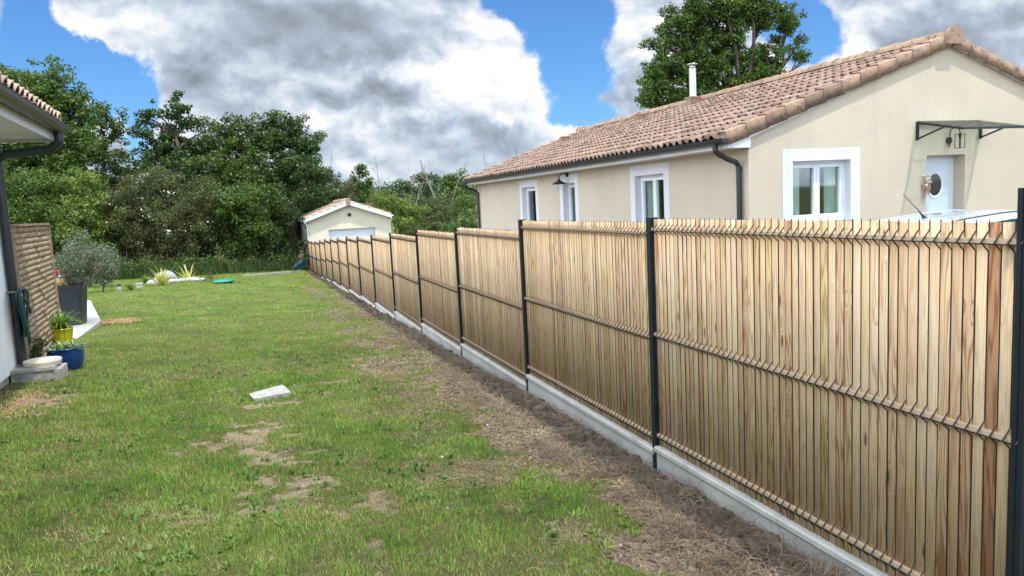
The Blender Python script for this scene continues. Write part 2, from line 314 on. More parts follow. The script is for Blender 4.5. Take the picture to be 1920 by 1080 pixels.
# ------------------------------------------------------------------ mesh building
class MB:
    def __init__(s): s.v = []; s.f = []; s.n = 0
    def add(s, v, f):
        v = np.asarray(v, float).reshape(-1, 3); b = s.n
        s.v.append(v); s.f += [tuple(int(i) + b for i in q) for q in f]; s.n += len(v); return s
    def box(s, a, b, bev=0):
        x0, y0, z0 = a; x1, y1, z1 = b
        s.add([(x0, y0, z0), (x1, y0, z0), (x1, y1, z0), (x0, y1, z0), (x0, y0, z1), (x1, y0, z1), (x1, y1, z1), (x0, y1, z1)],
              [(0, 3, 2, 1), (4, 5, 6, 7), (0, 1, 5, 4), (1, 2, 6, 5), (2, 3, 7, 6), (3, 0, 4, 7)]); return s
    def obox(s, c, u, v, w):            # centre + three half-axis vectors
        c, u, v, w = map(lambda q: np.asarray(q, float), (c, u, v, w)); P = []
        for sz in (-1, 1):
            for sx, sy in ((-1, -1), (1, -1), (1, 1), (-1, 1)): P.append(c + sx * u + sy * v + sz * w)
        s.add(P, [(0, 3, 2, 1), (4, 5, 6, 7), (0, 1, 5, 4), (1, 2, 6, 5), (2, 3, 7, 6), (3, 0, 4, 7)]); return s
    def tube(s, pts, r, n=8, cap=True):
        pts = [np.asarray(p, float) for p in pts]; m_ = len(pts)
        if not hasattr(r, '__len__'): r = [r] * m_
        V = []; prev = None
        for i, p_ in enumerate(pts):
            t = pts[min(i + 1, m_ - 1)] - pts[max(i - 1, 0)]; t = t / (np.linalg.norm(t) + 1e-12)
            if prev is None:
                a = np.array([0, 0, 1.]) if abs(t[2]) < .9 else np.array([1., 0, 0])
            else: a = prev
            b = np.cross(t, a); b /= np.linalg.norm(b) + 1e-12; a = np.cross(b, t); prev = a
            for j in range(n):
                q = 2 * math.pi * (j + .5) / n; V.append(p_ + r[i] * (math.cos(q) * a + math.sin(q) * b))
        Fc = [(i * n + j, i * n + (j + 1) % n, (i + 1) * n + (j + 1) % n, (i + 1) * n + j) for i in range(m_ - 1) for j in range(n)]
        if cap: Fc += [tuple(range(n))[::-1], tuple((m_ - 1) * n + j for j in range(n))]
        s.add(V, Fc); return s
    def lathe(s, prof, c=(0, 0, 0), n=24, sq=None):  # profile [(r,z)]
        V = []
        for r, z in prof:
            for j in range(n):
                q = 2 * math.pi * j / n; V.append((c[0] + r * math.cos(q), c[1] + r * math.sin(q), c[2] + z))
        m_ = len(prof)
        Fc = [(i * n + j, i * n + (j + 1) % n, (i + 1) * n + (j + 1) % n, (i + 1) * n + j) for i in range(m_ - 1) for j in range(n)]
        s.add(V, Fc); return s
    def poly(s, pts): s.add(pts, [tuple(range(len(pts)))]); return s
    def prism(s, pts, d):               # polygon swept by vector d
        pts = [np.asarray(p, float) for p in pts]; n = len(pts); d = np.asarray(d, float)
        s.add(pts + [p_ + d for p_ in pts], [tuple(range(n))[::-1], tuple(range(n, 2 * n))] + [(i, (i + 1) % n, n + (i + 1) % n, n + i) for i in range(n)]); return s
    def build(s, name, mat, parent=None, loc=None, smooth=False):
        me = bpy.data.meshes.new(name); V = np.concatenate(s.v)
        me.from_pydata(V.tolist(), [], s.f); me.materials.append(mat)
        if smooth: me.polygons.foreach_set('use_smooth', np.ones(len(me.polygons), bool))
        me.update(); o = bpy.data.objects.new(name, me); C.objects.link(o)
        if parent: o.parent = parent
        if loc is not None: o.location = loc
        return o
def fastmesh(name, V, nper, mat, parent=None, faces=None):
    """V (N, nper, 3): N islands of nper vertices; faces: list of index tuples within an island"""
    N = len(V); faces = faces or [tuple(range(nper))]
    me = bpy.data.meshes.new(name); me.vertices.add(N * nper)
    me.vertices.foreach_set('co', np.asarray(V, np.float32).ravel())
    tot = sum(len(f) for f in faces); loc = np.concatenate([np.array(f) for f in faces])
    idx = (np.arange(N)[:, None] * nper + loc[None]).ravel().astype(np.int32)
    me.loops.add(N * tot); me.loops.foreach_set('vertex_index', idx)
    st = np.cumsum([0] + [len(f) for f in faces])[:-1]
    me.polygons.add(N * len(faces))
    me.polygons.foreach_set('loop_start', (np.arange(N)[:, None] * tot + st[None]).ravel().astype(np.int32))
    me.update(calc_edges=True); me.validate(); me.materials.append(mat)
    o = bpy.data.objects.new(name, me); C.objects.link(o)
    if parent: o.parent = parent
    return o
def tag(o, label=None, cat=None, group=None, kind=None):
    for a, b in (('label', label), ('category', cat), ('group', group), ('kind', kind)):
        if b: o[a] = b
    return o
def thing(name, label, cat, loc=(0, 0, 0), group=None, rz=0):
    o = bpy.data.objects.new(name, None); C.objects.link(o); o.location = loc; o.rotation_euler = (0, 0, rz)
    o.empty_display_size = .2; return tag(o, label, cat, group)

# ------------------------------------------------------------------ ground
def vnoise(x, y, seed=0):
    xi = np.floor(x).astype(np.int64); yi = np.floor(y).astype(np.int64); fx = x - xi; fy = y - yi
    fx = fx * fx * (3 - 2 * fx); fy = fy * fy * (3 - 2 * fy)
    def h(a, b):
        q = (a * 374761393 + b * 668265263 + seed * 974634777) & 0xffffffff
        q = ((q ^ (q >> 13)) * 1274126177) & 0xffffffff; return ((q ^ (q >> 16)) & 0xffff) / 65535.
    return (h(xi, yi) * (1 - fx) + h(xi + 1, yi) * fx) * (1 - fy) + (h(xi, yi + 1) * (1 - fx) + h(xi + 1, yi + 1) * fx) * fy
def fbm(x, y, s, oc=4, seed=0):
    o = 0; a = .5; t = 0
    for i in range(oc): o = o + a * vnoise(x * s + i * 17.3, y * s - i * 9.1, seed + i); t += a; a *= .5; s *= 2.1
    return o / t
def sst(v, a, b): t = np.clip((v - a) / (b - a), 0, 1); return t * t * (3 - 2 * t)
FX = 2.458
def terrain(x, y):
    z = -1.587 - .032 * np.clip(y, -60, 60) - .05 * np.clip(x, -12, 2.5)
    z = z - .6 * sst(y, 55, 110) + 6.2 * sst(y, 130, 300) * (1 + .2 * np.sin(x / 60.)) - .2 * sst(np.abs(x), 30, 200)
    return z
def soil_edge(y): return 1.74 + .30 * sst(y, 3, 12) + .10 * sst(y, 20, 36) + .55 * (fbm(y * 0 + 3, y, .9, 3, 5) - .5) + .18 * (fbm(y * 0 + 9, y, 4., 2, 6) - .5)
PATCH = [(-.15, 6.35, .38, .30, 1.1), (.02, 5.55, .26, .26, .9), (.10, 4.75, .30, .28, .9), (-.30, 6.05, .2, .2, .7), (.0, 7.45, .35, .12, .9), (.45, 7.75, .16, .1, .6), (.75, 8.3, .2, .12, .7),
         (.55, 6.9, .25, .12, .5), (-.55, 4.5, .2, .15, .6), (.55, 4.35, .25, .2, .7), (.95, 4.8, .2, .3, .6), (.45, 3.75, .25, .2, .7), (-1.35, 5.6, .25, .1, .5), (-2.2, 8.35, .22, .45, 1.2), (-1.0, 4.3, .15, .15, .5),
         (1.5, 11.2, .3, .6, 1.0), (1.35, 9.2, .35, .5, .9), (1.55, 15.5, .2, .8, .8), (.9, 14.5, .14, .3, .5), (1.3, 12.9, .25, .35, .8), (1.5, 24, .25, 2.5, .7), (1.0, 9.9, .2, .15, .5)]
def bare(x, y):
    """0 lawn .. 1 bare soil"""
    n = fbm(x, y, 2.2, 4, 2); n2 = fbm(x, y, 9., 3, 8)
    s = sst(x + 1.1 * (n - .5) + .4 * (n2 - .5), soil_edge(y) - .22, soil_edge(y) + .16)
    p_ = 0 * x
    for (a, b, rx, ry, w) in PATCH:
        d = np.sqrt(((x - a) / rx) ** 2 + ((y - b) / ry) ** 2); p_ = np.maximum(p_, w * (1 - sst(d + 3.2 * (n2 - .5) + 1.4 * (n - .5), .25, 1.5)))
    thin = sst(x, -.3, 1.5) * sst(fbm(x, y, 1.5, 4, 21), .45, .68) * .75
    thin = np.maximum(thin * .75, sst(fbm(x, y, 3.3, 4, 33), .58, .76) * .42)
    return np.clip(np.maximum(np.maximum(s, p_), thin * (1 - sst(y, 8, 24) * .55)), 0, 1)
def gz(x, y):
    x = np.asarray(x, float); y = np.asarray(y, float); z = terrain(x, y)
    near = 1 - sst(np.hypot(x, y), 30, 60)
    z = z + near * (.06 * (fbm(x, y, .5, 3, 40) - .5) + .022 * (fbm(x, y, 3.5, 3, 41) - .5))
    ins = np.where(x < FX + .05, 1., .2) * sst(x, 1.2, 1.7) * near
    z = z + ins * (.05 * (fbm(x, y, 6, 3, 42) - .5) + .030 * (fbm(x, y, 17, 3, 43) - .5))
    bank = np.exp(-((x - 2.36) / .16) ** 2) * near * sst(fbm(x, y, 1.6, 3, 44), .28, .62)
    return z + .03 * bank - .035 * sst(x, 2.0, 2.35) * near
def seg(*parts):
    o = []
    for a, b, n in parts: o += list(np.linspace(a, b, n, endpoint=False))
    return np.array(o)
xs = seg((-420, -60, 16), (-60, -14, 24), (-14, -3, 70), (-3, 1.2, 100), (1.2, 2.52, 72), (2.52, 12, 30), (12, 60, 24), (60, 430, 16))
ys = seg((-80, -6, 10), (-6, 2.4, 14), (2.4, 7, 170), (7, 12, 110), (12, 24, 130), (24, 42, 90), (42, 60, 30), (60, 500, 40))
X, Y = np.meshgrid(xs, ys); Z = gz(X, Y)
nx, ny = len(xs), len(ys)
me = bpy.data.meshes.new('lawn_ground'); me.vertices.add(nx * ny)
me.vertices.foreach_set('co', np.stack([X, Y, Z], -1).astype(np.float32).ravel())
ii, jj = np.meshgrid(np.arange(nx - 1), np.arange(ny - 1)); q = (jj * nx + ii).ravel()
idx = np.stack([q, q + 1, q + nx + 1, q + nx], -1).astype(np.int32)
me.loops.add(idx.size); me.loops.foreach_set('vertex_index', idx.ravel())
me.polygons.add(len(idx)); me.polygons.foreach_set('loop_start', np.arange(0, idx.size, 4).astype(np.int32))
me.update(calc_edges=True)
at_ = me.attributes.new('soil', 'FLOAT', 'POINT'); B = bare(X, Y)
B = B * (1 - sst(X, 2.9, 3.2)) * (1 - sst(Y, 41, 42)); drive = sst(X, 2.6, 2.9) * (1 - sst(X, 20, 22)) * (1 - sst(Y, 30, 34)); B = np.maximum(B, drive)
at_.data.foreach_set('value', B.astype(np.float32).ravel())
me.polygons.foreach_set('use_smooth', np.ones(len(idx), bool))
mt, k = M('lawn_and_soil'); o = objc(k)
so_ = k.new('ShaderNodeAttribute', attribute_name='soil').outputs['Fac']
a = k.noise(o, 1.4, 5, .6); b = k.noise(o, 14, 5, .65); f = k.noise(o, 75, 5, .75); lg = k.noise(o, .5, 3, .5)
grassc = k.mix(k.mr(b, .35, .7), (.065, .07, .026), (.12, .115, .045)); grassc = k.mix(k.mr(f, .45, .7, 0, .6), grassc, (.16, .135, .065))  # turf base darkened in colour to stand for shadow between the blades
grassc = k.mix(k.mr(lg, .4, .65, 0, .4), grassc, (.14, .17, .045))
soilc = k.mix(k.mr(a, .35, .65), (.18, .132, .092), (.28, .21, .148)); soilc = k.mix(k.mr(b, .4, .7, 0, .7), soilc, (.14, .102, .072))
soilc = k.mix(k.mr(f, .5, .7, 0, .8), soilc, (.33, .26, .18))
ox, oy, oz = k.xyz(o)
sandy = k.mr(ox, .6, 1.3, .8, 0.)
soilc = k.mix(k.math('MULTIPLY', sandy, k.mr(b, .3, .6)), soilc, (.33, .27, .19))
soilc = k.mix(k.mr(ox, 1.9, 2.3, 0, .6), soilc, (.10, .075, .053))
c = k.mix(k.mr(k.math('ADD', so_, k.math('MULTIPLY', k.math('SUBTRACT', f, .5), .6)), .4, .8), grassc, soilc)
k.put(k.b.inputs['Base Color'], c); k.b.inputs['Roughness'].default_value = 1; k.b.inputs['Specular IOR Level'].default_value = .1
bump(k, k.math('ADD', f, k.math('MULTIPLY', b, 1.)), 1., .02)
me.materials.append(mt)
go = bpy.data.objects.new('lawn_ground', me); C.objects.link(go); tag(go, kind='structure')

# ------------------------------------------------------------------ garden fence
TOP = [-.157, -.183, -.29, -.37, -.485, -.595, -.70, -.77, -.885, -.97, -1.075, -1.20, -1.32, -1.41, -1.455]
PY = [1.806 + 2.57 * i for i in range(16)]
PTOP = [-.04] + [max(TOP[i - 1], TOP[i] if i < 15 else -9) + .008 for i in range(1, 16)]
fence = thing('garden_fence', 'long stepped larch slat fence with dark posts on concrete boards beside the lawn', 'fence', (FX, PY[0], -1.77))
F0 = np.array([FX, PY[0], -1.77])
def make_post(h):
    b = MB()
    b.prism([(0, .004, 0), (.003, 0, 0), (.012, 0, 0), (.012, .018, 0), (.060, .018, 0), (.060, 0, 0), (.070, 0, 0), (.070, .048, 0), (.060, .048, 0), (.060, .030, 0), (.012, .030, 0), (.012, .048, 0), (.003, .048, 0), (0, .044, 0), (0, .028, 0), (.004, .026, 0), (.004, .022, 0), (0, .020, 0)][::-1], (0, 0, h))
    b.box((.001, .001, h), (.069, .047, h + .003))
    for zz in (.25, .72, 1.2, h - .12):
        b.box((.014, .004, zz), (.034, .0175, zz + .035)); b.tube([(.024, .002, zz + .018), (.024, -.004, zz + .018)], .006, 6)
    return b
PM = {}
for i, y_ in enumerate(PY):
    zg = float(gz(FX, y_)) - .45; h = round(PTOP[i] - zg, 3)
    p_ = make_post(h).build('fence_post', MT['post'], fence); p_.location = Vector((FX, y_, zg)) - Vector(F0)
L = 2.57 - .022; H = 1.53
FOLDS = (H - .07, H - .775, .055)
# local panel frame: x 0 = front plane of posts, y 0 = start, z 0 = panel foot
def slats(seed):
    r = np.random.default_rng(seed); V = []
    n = 51; pitch = L / n
    for i in range(n):
        yc = .024 + pitch * (i + .5); w = (pitch - .0036 - r.uniform(0, .0022)) / 2; t = .0065
        if r.random() < .14: w -= r.uniform(.001, .0035)
        a = r.normal(0, .025); dzt = r.normal(0, .0025); x0 = .038 + r.normal(0, .0012); lean = r.normal(0, .0008)
        ca, sa = math.cos(a), math.sin(a)
        ring_ = [(-t, -w + .003), (-t + .002, -w), (t, -w), (t, w), (-t + .002, w), (-t, w - .003)]
        for z_, dl in ((-.019, -lean), (H + dzt, lean)):
            for (px, py) in ring_: V.append((x0 + px * ca - py * sa, yc + dl + px * sa + py * ca, z_))
    V = np.array(V).reshape(n, 12, 3)
    fc = [(i, (i + 1) % 6, 6 + (i + 1) % 6, 6 + i) for i in range(6)] + [(5, 4, 3, 2, 1, 0), (6, 7, 8, 9, 10, 11)]
    fc = [tuple(reversed(f_)) for f_ in fc]
    return V, fc
def wires():
    b = MB(); n = 51; pitch = L / n
    for i in range(n + 1):
        yy = .024 + pitch * i; pts = [(.034, yy, H + .009)]
        for fz in FOLDS:
            pts += [(.034, yy, fz + .042), (-.003, yy, fz), (.034, yy, fz - .036)]
        pts.append((.034, yy, -.012)); b.tube(pts, [.0022] + [.0026, .0042, .0028] * 3 + [.0022], 4)
    for fz in FOLDS:
        b.tube([(.003, .02, fz - .005), (.003, L + .024, fz - .005)], .0032, 4)
    return b
slv = [slats(s_) for s_ in (1, 2, 3)]; wire_me = None
Bat = MB().tube([(.0225, .024, 0), (.0225, L + .02, 0)], .0138, 4)
bat_me = None; board_me = None
def board():
    b = MB()
    for (a, c_) in ((.026, .026 + L * .5 - .002), (.026 + L * .5 + .002, .026 + L - .004)):
        pr = [(.008, a, -.30), (.058, a, -.30), (.058, a, -.004), (.054, a, 0), (-.004, a, 0), (-.012, a, -.009), (-.012, a, -.034), (-.004, a, -.044), (.008, a, -.046)]
        b.prism(pr, (0, c_ - a, 0))
    return b
sl_me = [None] * 3
for i in range(15):
    base = Vector((FX, PY[i], TOP[i] - H)) - Vector(F0)
    vI = i % 3
    if sl_me[vI] is None:
        pa = fastmesh('fence_panel', slv[vI][0], 12, MT['larch'], fence, slv[vI][1]); sl_me[vI] = pa.data
    else: pa = bpy.data.objects.new('fence_panel', sl_me[vI]); C.objects.link(pa); pa.parent = fence
    pa.location = base
    if wire_me is None: w_ = wires().build('wire_mesh', MT['wire'], pa); wire_me = w_.data
    else: w_ = bpy.data.objects.new('wire_mesh', wire_me); C.objects.link(w_); w_.parent = pa
    for fz in FOLDS:
        if bat_me is None: t_ = Bat.build('batten', MT['batten'], pa); bat_me = t_.data
        else: t_ = bpy.data.objects.new('batten', bat_me); C.objects.link(t_); t_.parent = pa
        t_.location = (0, 0, fz + .004)
    if board_me is None: g_ = board().build('gravel_board', MT['conc'], fence); board_me = g_.data
    else: g_ = bpy.data.objects.new('gravel_board', board_me); C.objects.link(g_); g_.parent = fence
    g_.location = base + Vector((0, 0, -.018))

# ------------------------------------------------------------------ roof tiles
def tiles(O, u, s_, ncol, nrow, pitch=.205, rl=.40, amp=.058, seed=3):
    O, u, s_ = map(lambda q: np.asarray(q, float), (O, u, s_)); u /= np.linalg.norm(u); s_ /= np.linalg.norm(s_)
    n = np.cross(u, s_); n *= np.sign(n[2]); r = np.random.default_rng(seed)
    tt = np.array([0, .12, .25, .36, .44, .56, .68, .80, .91, 1.0]); hh = np.where(tt > .36, amp * np.sin(np.pi * np.clip((tt - .36) / .64, 0, 1)) ** .8, -.008 * np.sin(np.pi * tt / .36))
    m_ = len(tt); V = []
    for a in range(nrow):
        for b in range(ncol):
            j = r.normal(0, .003, 3); tw = r.normal(0, .003)
            lo, hi = a * rl + j[0], (a + 1) * rl + .055
            P_ = []
            for (sv, lift, taper) in ((lo, .036 + j[1], 1.), (hi, -.004, .90)):
                for t, h in zip(tt, hh): P_.append(O + u * ((b + .5 + (t - .5)) * pitch + tw) + s_ * sv + n * (h * taper + lift))
            for t, h in zip(tt, hh): P_.append(O + u * ((b + .5 + (t - .5)) * pitch + tw) + s_ * (lo + .002) + n * (h + .036 + j[1] - .02))
            V.append(P_)
    V = np.array(V)
    fc = [(i, i + 1, m_ + i + 1, m_ + i) for i in range(m_ - 1)] + [(i, 2 * m_ + i, 2 * m_ + i + 1, i + 1) for i in range(m_ - 1)]
    if np.dot(np.cross(u, s_), n) < 0: fc = [tuple(reversed(f_)) for f_ in fc]
    return V, 3 * m_, fc
def sqring(O, u, wv, z0, z1): pass

def wallgrid(b, O, u, W_, z0, z1, holes_, d, rev=False):
    """flat wall with rectangular holes; reveals run along d (vector into the wall)"""
    O = np.array(O, float); u = np.array(u, float); d = np.array(d, float)
    us = sorted({0., W_, *[h[0] for h in holes_], *[h[1] for h in holes_]}); zs = sorted({z0, z1, *[h[2] for h in holes_], *[h[3] for h in holes_]})
    def P(a, z): return O + u * a + np.array([0, 0, z])
    for i in range(len(us) - 1):
        for j in range(len(zs) - 1):
            cx, cz = (us[i] + us[i + 1]) / 2, (zs[j] + zs[j + 1]) / 2
            if any(h[0] < cx < h[1] and h[2] < cz < h[3] for h in holes_): continue
            b.poly([P(us[i], zs[j]), P(us[i + 1], zs[j]), P(us[i + 1], zs[j + 1]), P(us[i], zs[j + 1])])
def reveal(O, u, h, d):
    O = np.array(O, float); u = np.array(u, float); d = np.array(d, float); b = MB()
    def P(a, z, q=0): return O + u * a + np.array([0, 0, z]) + d * q
    a0, a1, z0, z1 = h
    for (A, B_) in (((a0, z0), (a0, z1)), ((a0, z1), (a1, z1)), ((a1, z1), (a1, z0)), ((a1, z0), (a0, z0))):
        b.poly([P(*A), P(*B_), P(*B_, 1), P(*A, 1)])
    return b
def band(O, u, nrm, h, w, t=.004, wb=None):
    """painted surround around hole h, width w, proud t"""
    O = np.array(O, float); u = np.array(u, float); nrm = np.array(nrm, float); a0, a1, z0, z1 = h; b = MB()
    wb = w if wb is None else wb
    for (p0, p1, q0, q1) in ((a0 - w, a0, z0 - wb, z1 + w), (a1, a1 + w, z0 - wb, z1 + w), (a0, a1, z1, z1 + w), (a0, a1, z0 - wb, z0)):
        if q1 - q0 < .01: continue
        c = O + u * (p0 + p1) / 2 + np.array([0, 0, (q0 + q1) / 2]) + nrm * (t / 2 + .001)
        b.obox(c, u * (p1 - p0) / 2, np.array([0, 0, (q1 - q0) / 2]), nrm * t / 2)
    return b
def window(parent, O, u, d, h, leaves=2, curtain=True):
    """frame and panes set at depth d inside hole h"""
    O = np.array(O, float); u = np.array(u, float); d = np.array(d, float); dn = d / np.linalg.norm(d)
    a0, a1, z0, z1 = h
    def bar(b, p0, p1, q0, q1, off=0, t=.03):
        c = O + u * (p0 + p1) / 2 + np.array([0, 0, (q0 + q1) / 2]) + d + dn * off
        b.obox(c, u * (p1 - p0) / 2, np.array([0, 0, (q1 - q0) / 2]), dn * t)
    b = MB(); fw = .05
    for (p0, p1, q0, q1) in ((a0, a0 + fw, z0, z1), (a1 - fw, a1, z0, z1), (a0 + fw, a1 - fw, z1 - fw, z1), (a0 + fw, a1 - fw, z0, z0 + fw)): bar(b, p0, p1, q0, q1, 0, .035)
    fr = b.build('window', MT['pvc'], parent)
    W_ = (a1 - a0 - 2 * fw) / leaves; sw = .058
    s_ = MB()
    for i in range(leaves):
        p0 = a0 + fw + i * W_ + .003; p1 = p0 + W_ - .006; q0, q1 = z0 + fw + .003, z1 - fw - .003
        for (r0, r1, t0, t1) in ((p0, p0 + sw, q0, q1), (p1 - sw, p1, q0, q1), (p0 + sw, p1 - sw, q1 - sw, q1), (p0 + sw, p1 - sw, q0, q0 + sw)): bar(s_, r0, r1, t0, t1, -.012, .03)
        g = MB(); bar(g, p0 + sw - .004, p1 - sw + .004, q0 + sw - .004, q1 - sw + .004, .002, .005); g.build('pane', MT['glass'], fr)
    s_.build('frame', MT['pvc'], fr)
    for (s0, s1) in (((a0 + .02, a0 + .02 + (a1 - a0) * .30), (a1 - .02 - (a1 - a0) * .24, a1 - .02)) if leaves == 2 else ((a0 + .02, a0 + (a1 - a0) * .62),)):
        cu = MB(); n = 40; V = []
        for i in range(n + 1):
            p_ = O + u * (s0 + (s1 - s0) * i / n) + d + dn * (.11 + .018 * math.sin(i * 1.15))
            V += [p_ + np.array([0, 0, z0 + .02]), p_ + np.array([0, 0, z1])]
        cu.add(V, [(2 * i, 2 * i + 2, 2 * i + 3, 2 * i + 1) for i in range(n)])
        cu.build('curtain', MT['curtain'], fr)
    return fr
def downpipe(b, top, x_wall, zb, r=.047, back=(1, 0)):
    pass

# ------------------------------------------------------------------ neighbour house
XL, YF, YB, XR, XM = 7.474, 10.08, 25.42, 15.73, 11.60
SLP = .35; ZE = .908; GZ = -2.6
def Wz(x): return ZE + SLP * (min(x, 2 * XM - x) - XL)
house = thing('neighbour_house', 'single storey sand coloured house with red tiled roof behind the wooden fence', 'house', (XL, YF, -2.0))
Hinv = Vector((-XL, -YF, 2.0))
def hp(o): o.location = Hinv; return o
gw = (8.322 - XL, 9.504 - XL, -.56, .437); gd = (11.172 - XL, 12.066 - XL, GZ, .454)
lwin = [(12.696 - YF, 13.852 - YF, -.75, .412), (16.924 - YF, 17.679 - YF, -1.9, .412), (19.651 - YF, 20.762 - YF, -.75, .412)]
b = MB()
wallgrid(b, (XL, YF, 0), (1, 0, 0), XR - XL, GZ, ZE, [gw, gd], None)
b.poly([(XL, YF, ZE), (XR, YF, ZE), (XM, YF, Wz(XM))])
wallgrid(b, (XL, YF, 0), (0, 1, 0), YB - YF, GZ, ZE, lwin, None)
b.poly([(XR, YF, GZ), (XR, YB, GZ), (XR, YB, ZE), (XR, YF, ZE)]); b.poly([(XL, YB, GZ), (XR, YB, GZ), (XR, YB, ZE), (XM, YB, Wz(XM)), (XL, YB, ZE)])
hp(b.build('wall', MT['wall_sand'], house))
hp(reveal((XL, YF, 0), (1, 0, 0), gd, (0, .26, 0)).build('door_reveal', MT['wall_sand'], house))
hp(reveal((XL, YF, 0), (1, 0, 0), gw, (0, .22, 0)).build('window_reveal', MT['surround'], house))
for h in lwin: hp(reveal((XL, YF, 0), (0, 1, 0), h, (.22, 0, 0)).build('window_reveal', MT['surround'], house))
hp(band((XL, YF, 0), (1, 0, 0), (0, -1, 0), gw, .197).build('window_surround', MT['surround'], house))
for h, w_ in zip(lwin, (.20, .21, .20)): hp(band((XL, YF, 0), (0, 1, 0), (-1, 0, 0), h, w_, wb=.2 if h[2] > -1 else 0).build('window_surround', MT['surround'], house))
hp(window(house, (XL, YF, 0), (1, 0, 0), (0, .17, 0), gw, 2))
hp(window(house, (XL, YF, 0), (0, 1, 0), (.17, 0, 0), lwin[0], 2)); hp(window(house, (XL, YF, 0), (0, 1, 0), (.17, 0, 0), lwin[2], 1)); hp(window(house, (XL, YF, 0), (0, 1, 0), (.19, 0, 0), lwin[1], 1))
for o_ in list(C.objects):
    pass
hp(MB().box((gw[0] + XL - .02, YF - .05, gw[2] - .045), (gw[1] + XL + .02, YF + .14, gw[2] - .004)).build('window_sill', MT['pale_conc'], house))
# dim interior so that panes read as rooms
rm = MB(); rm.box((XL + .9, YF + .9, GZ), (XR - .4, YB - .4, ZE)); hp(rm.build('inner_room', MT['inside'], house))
# front door with oval light
d0 = YF + .24
dr = MB(); dr.box((11.172 + .0, d0, GZ), (12.066, d0 + .05, .454)); dfr = hp(dr.build('door_frame', MT['pvc'], house))
dl = MB(); dl.box((11.20, d0 - .022, GZ), (11.965, d0 - .001, .40))
for zz in (-.33, .30): dl.box((11.27, d0 - .0235, zz), (11.90, d0 - .0222, zz + .006))
dl.box((11.925, d0 - .0245, GZ), (11.932, d0 - .0222, .40))
door = hp(dl.build('door', MT['door'], house))
ov = MB(); n = 32
def ell(rx, rz, y): return [(11.60 + rx * math.cos(2 * math.pi * i / n), y, -.06 + rz * math.sin(2 * math.pi * i / n)) for i in range(n)]
A_, B_, C_ = ell(.205, .245, d0 - .0225), ell(.195, .235, d0 - .036), ell(.155, .195, d0 - .030)
ov.add(A_ + B_ + C_, [(i, (i + 1) % n, n + (i + 1) % n, n + i) for i in range(n)] + [(n + i, n + (i + 1) % n, 2 * n + (i + 1) % n, 2 * n + i) for i in range(n)])
ov.build('oval_trim', MT['pvc'], door)
MB().add(ell(.158, .198, d0 - .0265), [tuple(range(n))]).build('oval_pane', simple('dark_oval_glass', (.035, .05, .045), .08, .3, 6), door)
MB().tube([(11.30, d0 - .02, -.68), (11.30, d0 - .07, -.68), (11.40, d0 - .07, -.68)], .011, 8).build('door_handle', MT['steel'], door)

# roof
roof = MB()
E0 = XL - .42                                      # eave line x
for sg in (1, -1):
    xe = E0 if sg == 1 else 2 * XM - E0
    roof.add([(xe, YF - .07, Wz(E0) + .07 - 0), (xe, YB + .1, Wz(E0) + .07), (XM, YB + .1, Wz(XM) + .07), (XM, YF - .07, Wz(XM) + .07)], [(0, 1, 2, 3)])
rf = hp(roof.build('roof', MT['under'], house))
sv = np.array([1, 0, SLP]); sv = sv / np.linalg.norm(sv); slen = (XM - E0) / sv[0]; nr = 12; rl = (slen - .05) / nr
V, m_, fc = tiles((E0 - .03, YF - .02, Wz(E0) + .075), (0, 1, 0), (1, 0, SLP), 75, nr, .2065, rl)
fastmesh('roof_tiles', V, m_, MT['tile'], rf, fc)
V, m_, fc = tiles((2 * XM - E0 + .03, YF - .02, Wz(E0) + .075), (0, 1, 0), (-1, 0, SLP), 75, nr, .2065, rl, seed=5)
fastmesh('roof_tiles', V, m_, MT['tile'], rf, fc)
# verge tiles: stepped angle tiles on both gables
def verge(yout, yin, sg, ends):
    V = []
    for k_ in range(nr):
        a = k_ * rl - .03; b_ = (k_ + 1) * rl + .035
        P_ = []
        for (q, lift, side) in ((a, .0, .012), (b_, -.022, 0.)):
            x = (E0 - .03 + sv[0] * q) if sg == 1 else (2 * XM - E0 + .03 - sv[0] * q); z = Wz(E0) + sv[2] * q + .075 + lift
            yo = yout - side * ends; zt = z + .105
            P_ += [(x, yo, z - .115), (x, yo, zt - .02), (x, yo + .025 * ends, zt), (x, yin - .04 * ends, zt + .008), (x, yin, zt - .035), (x, yin, z)]
        V.append(P_)
    fc = [(i, (i + 1) % 6, 6 + (i + 1) % 6, 6 + i) for i in range(6)] + [tuple(range(6)), tuple(range(11, 5, -1))]
    return np.array(V), 12, fc
for sg in (1, -1):
    V, m_, fc = verge(YF - .085, YF + .16, sg, 1); fastmesh('verge_tiles', V, m_, MT['verge'], rf, fc)
    V, m_, fc = verge(YB + .13, YB - .10, sg, -1); fastmesh('verge_tiles', V, m_, MT['verge'], rf, fc)
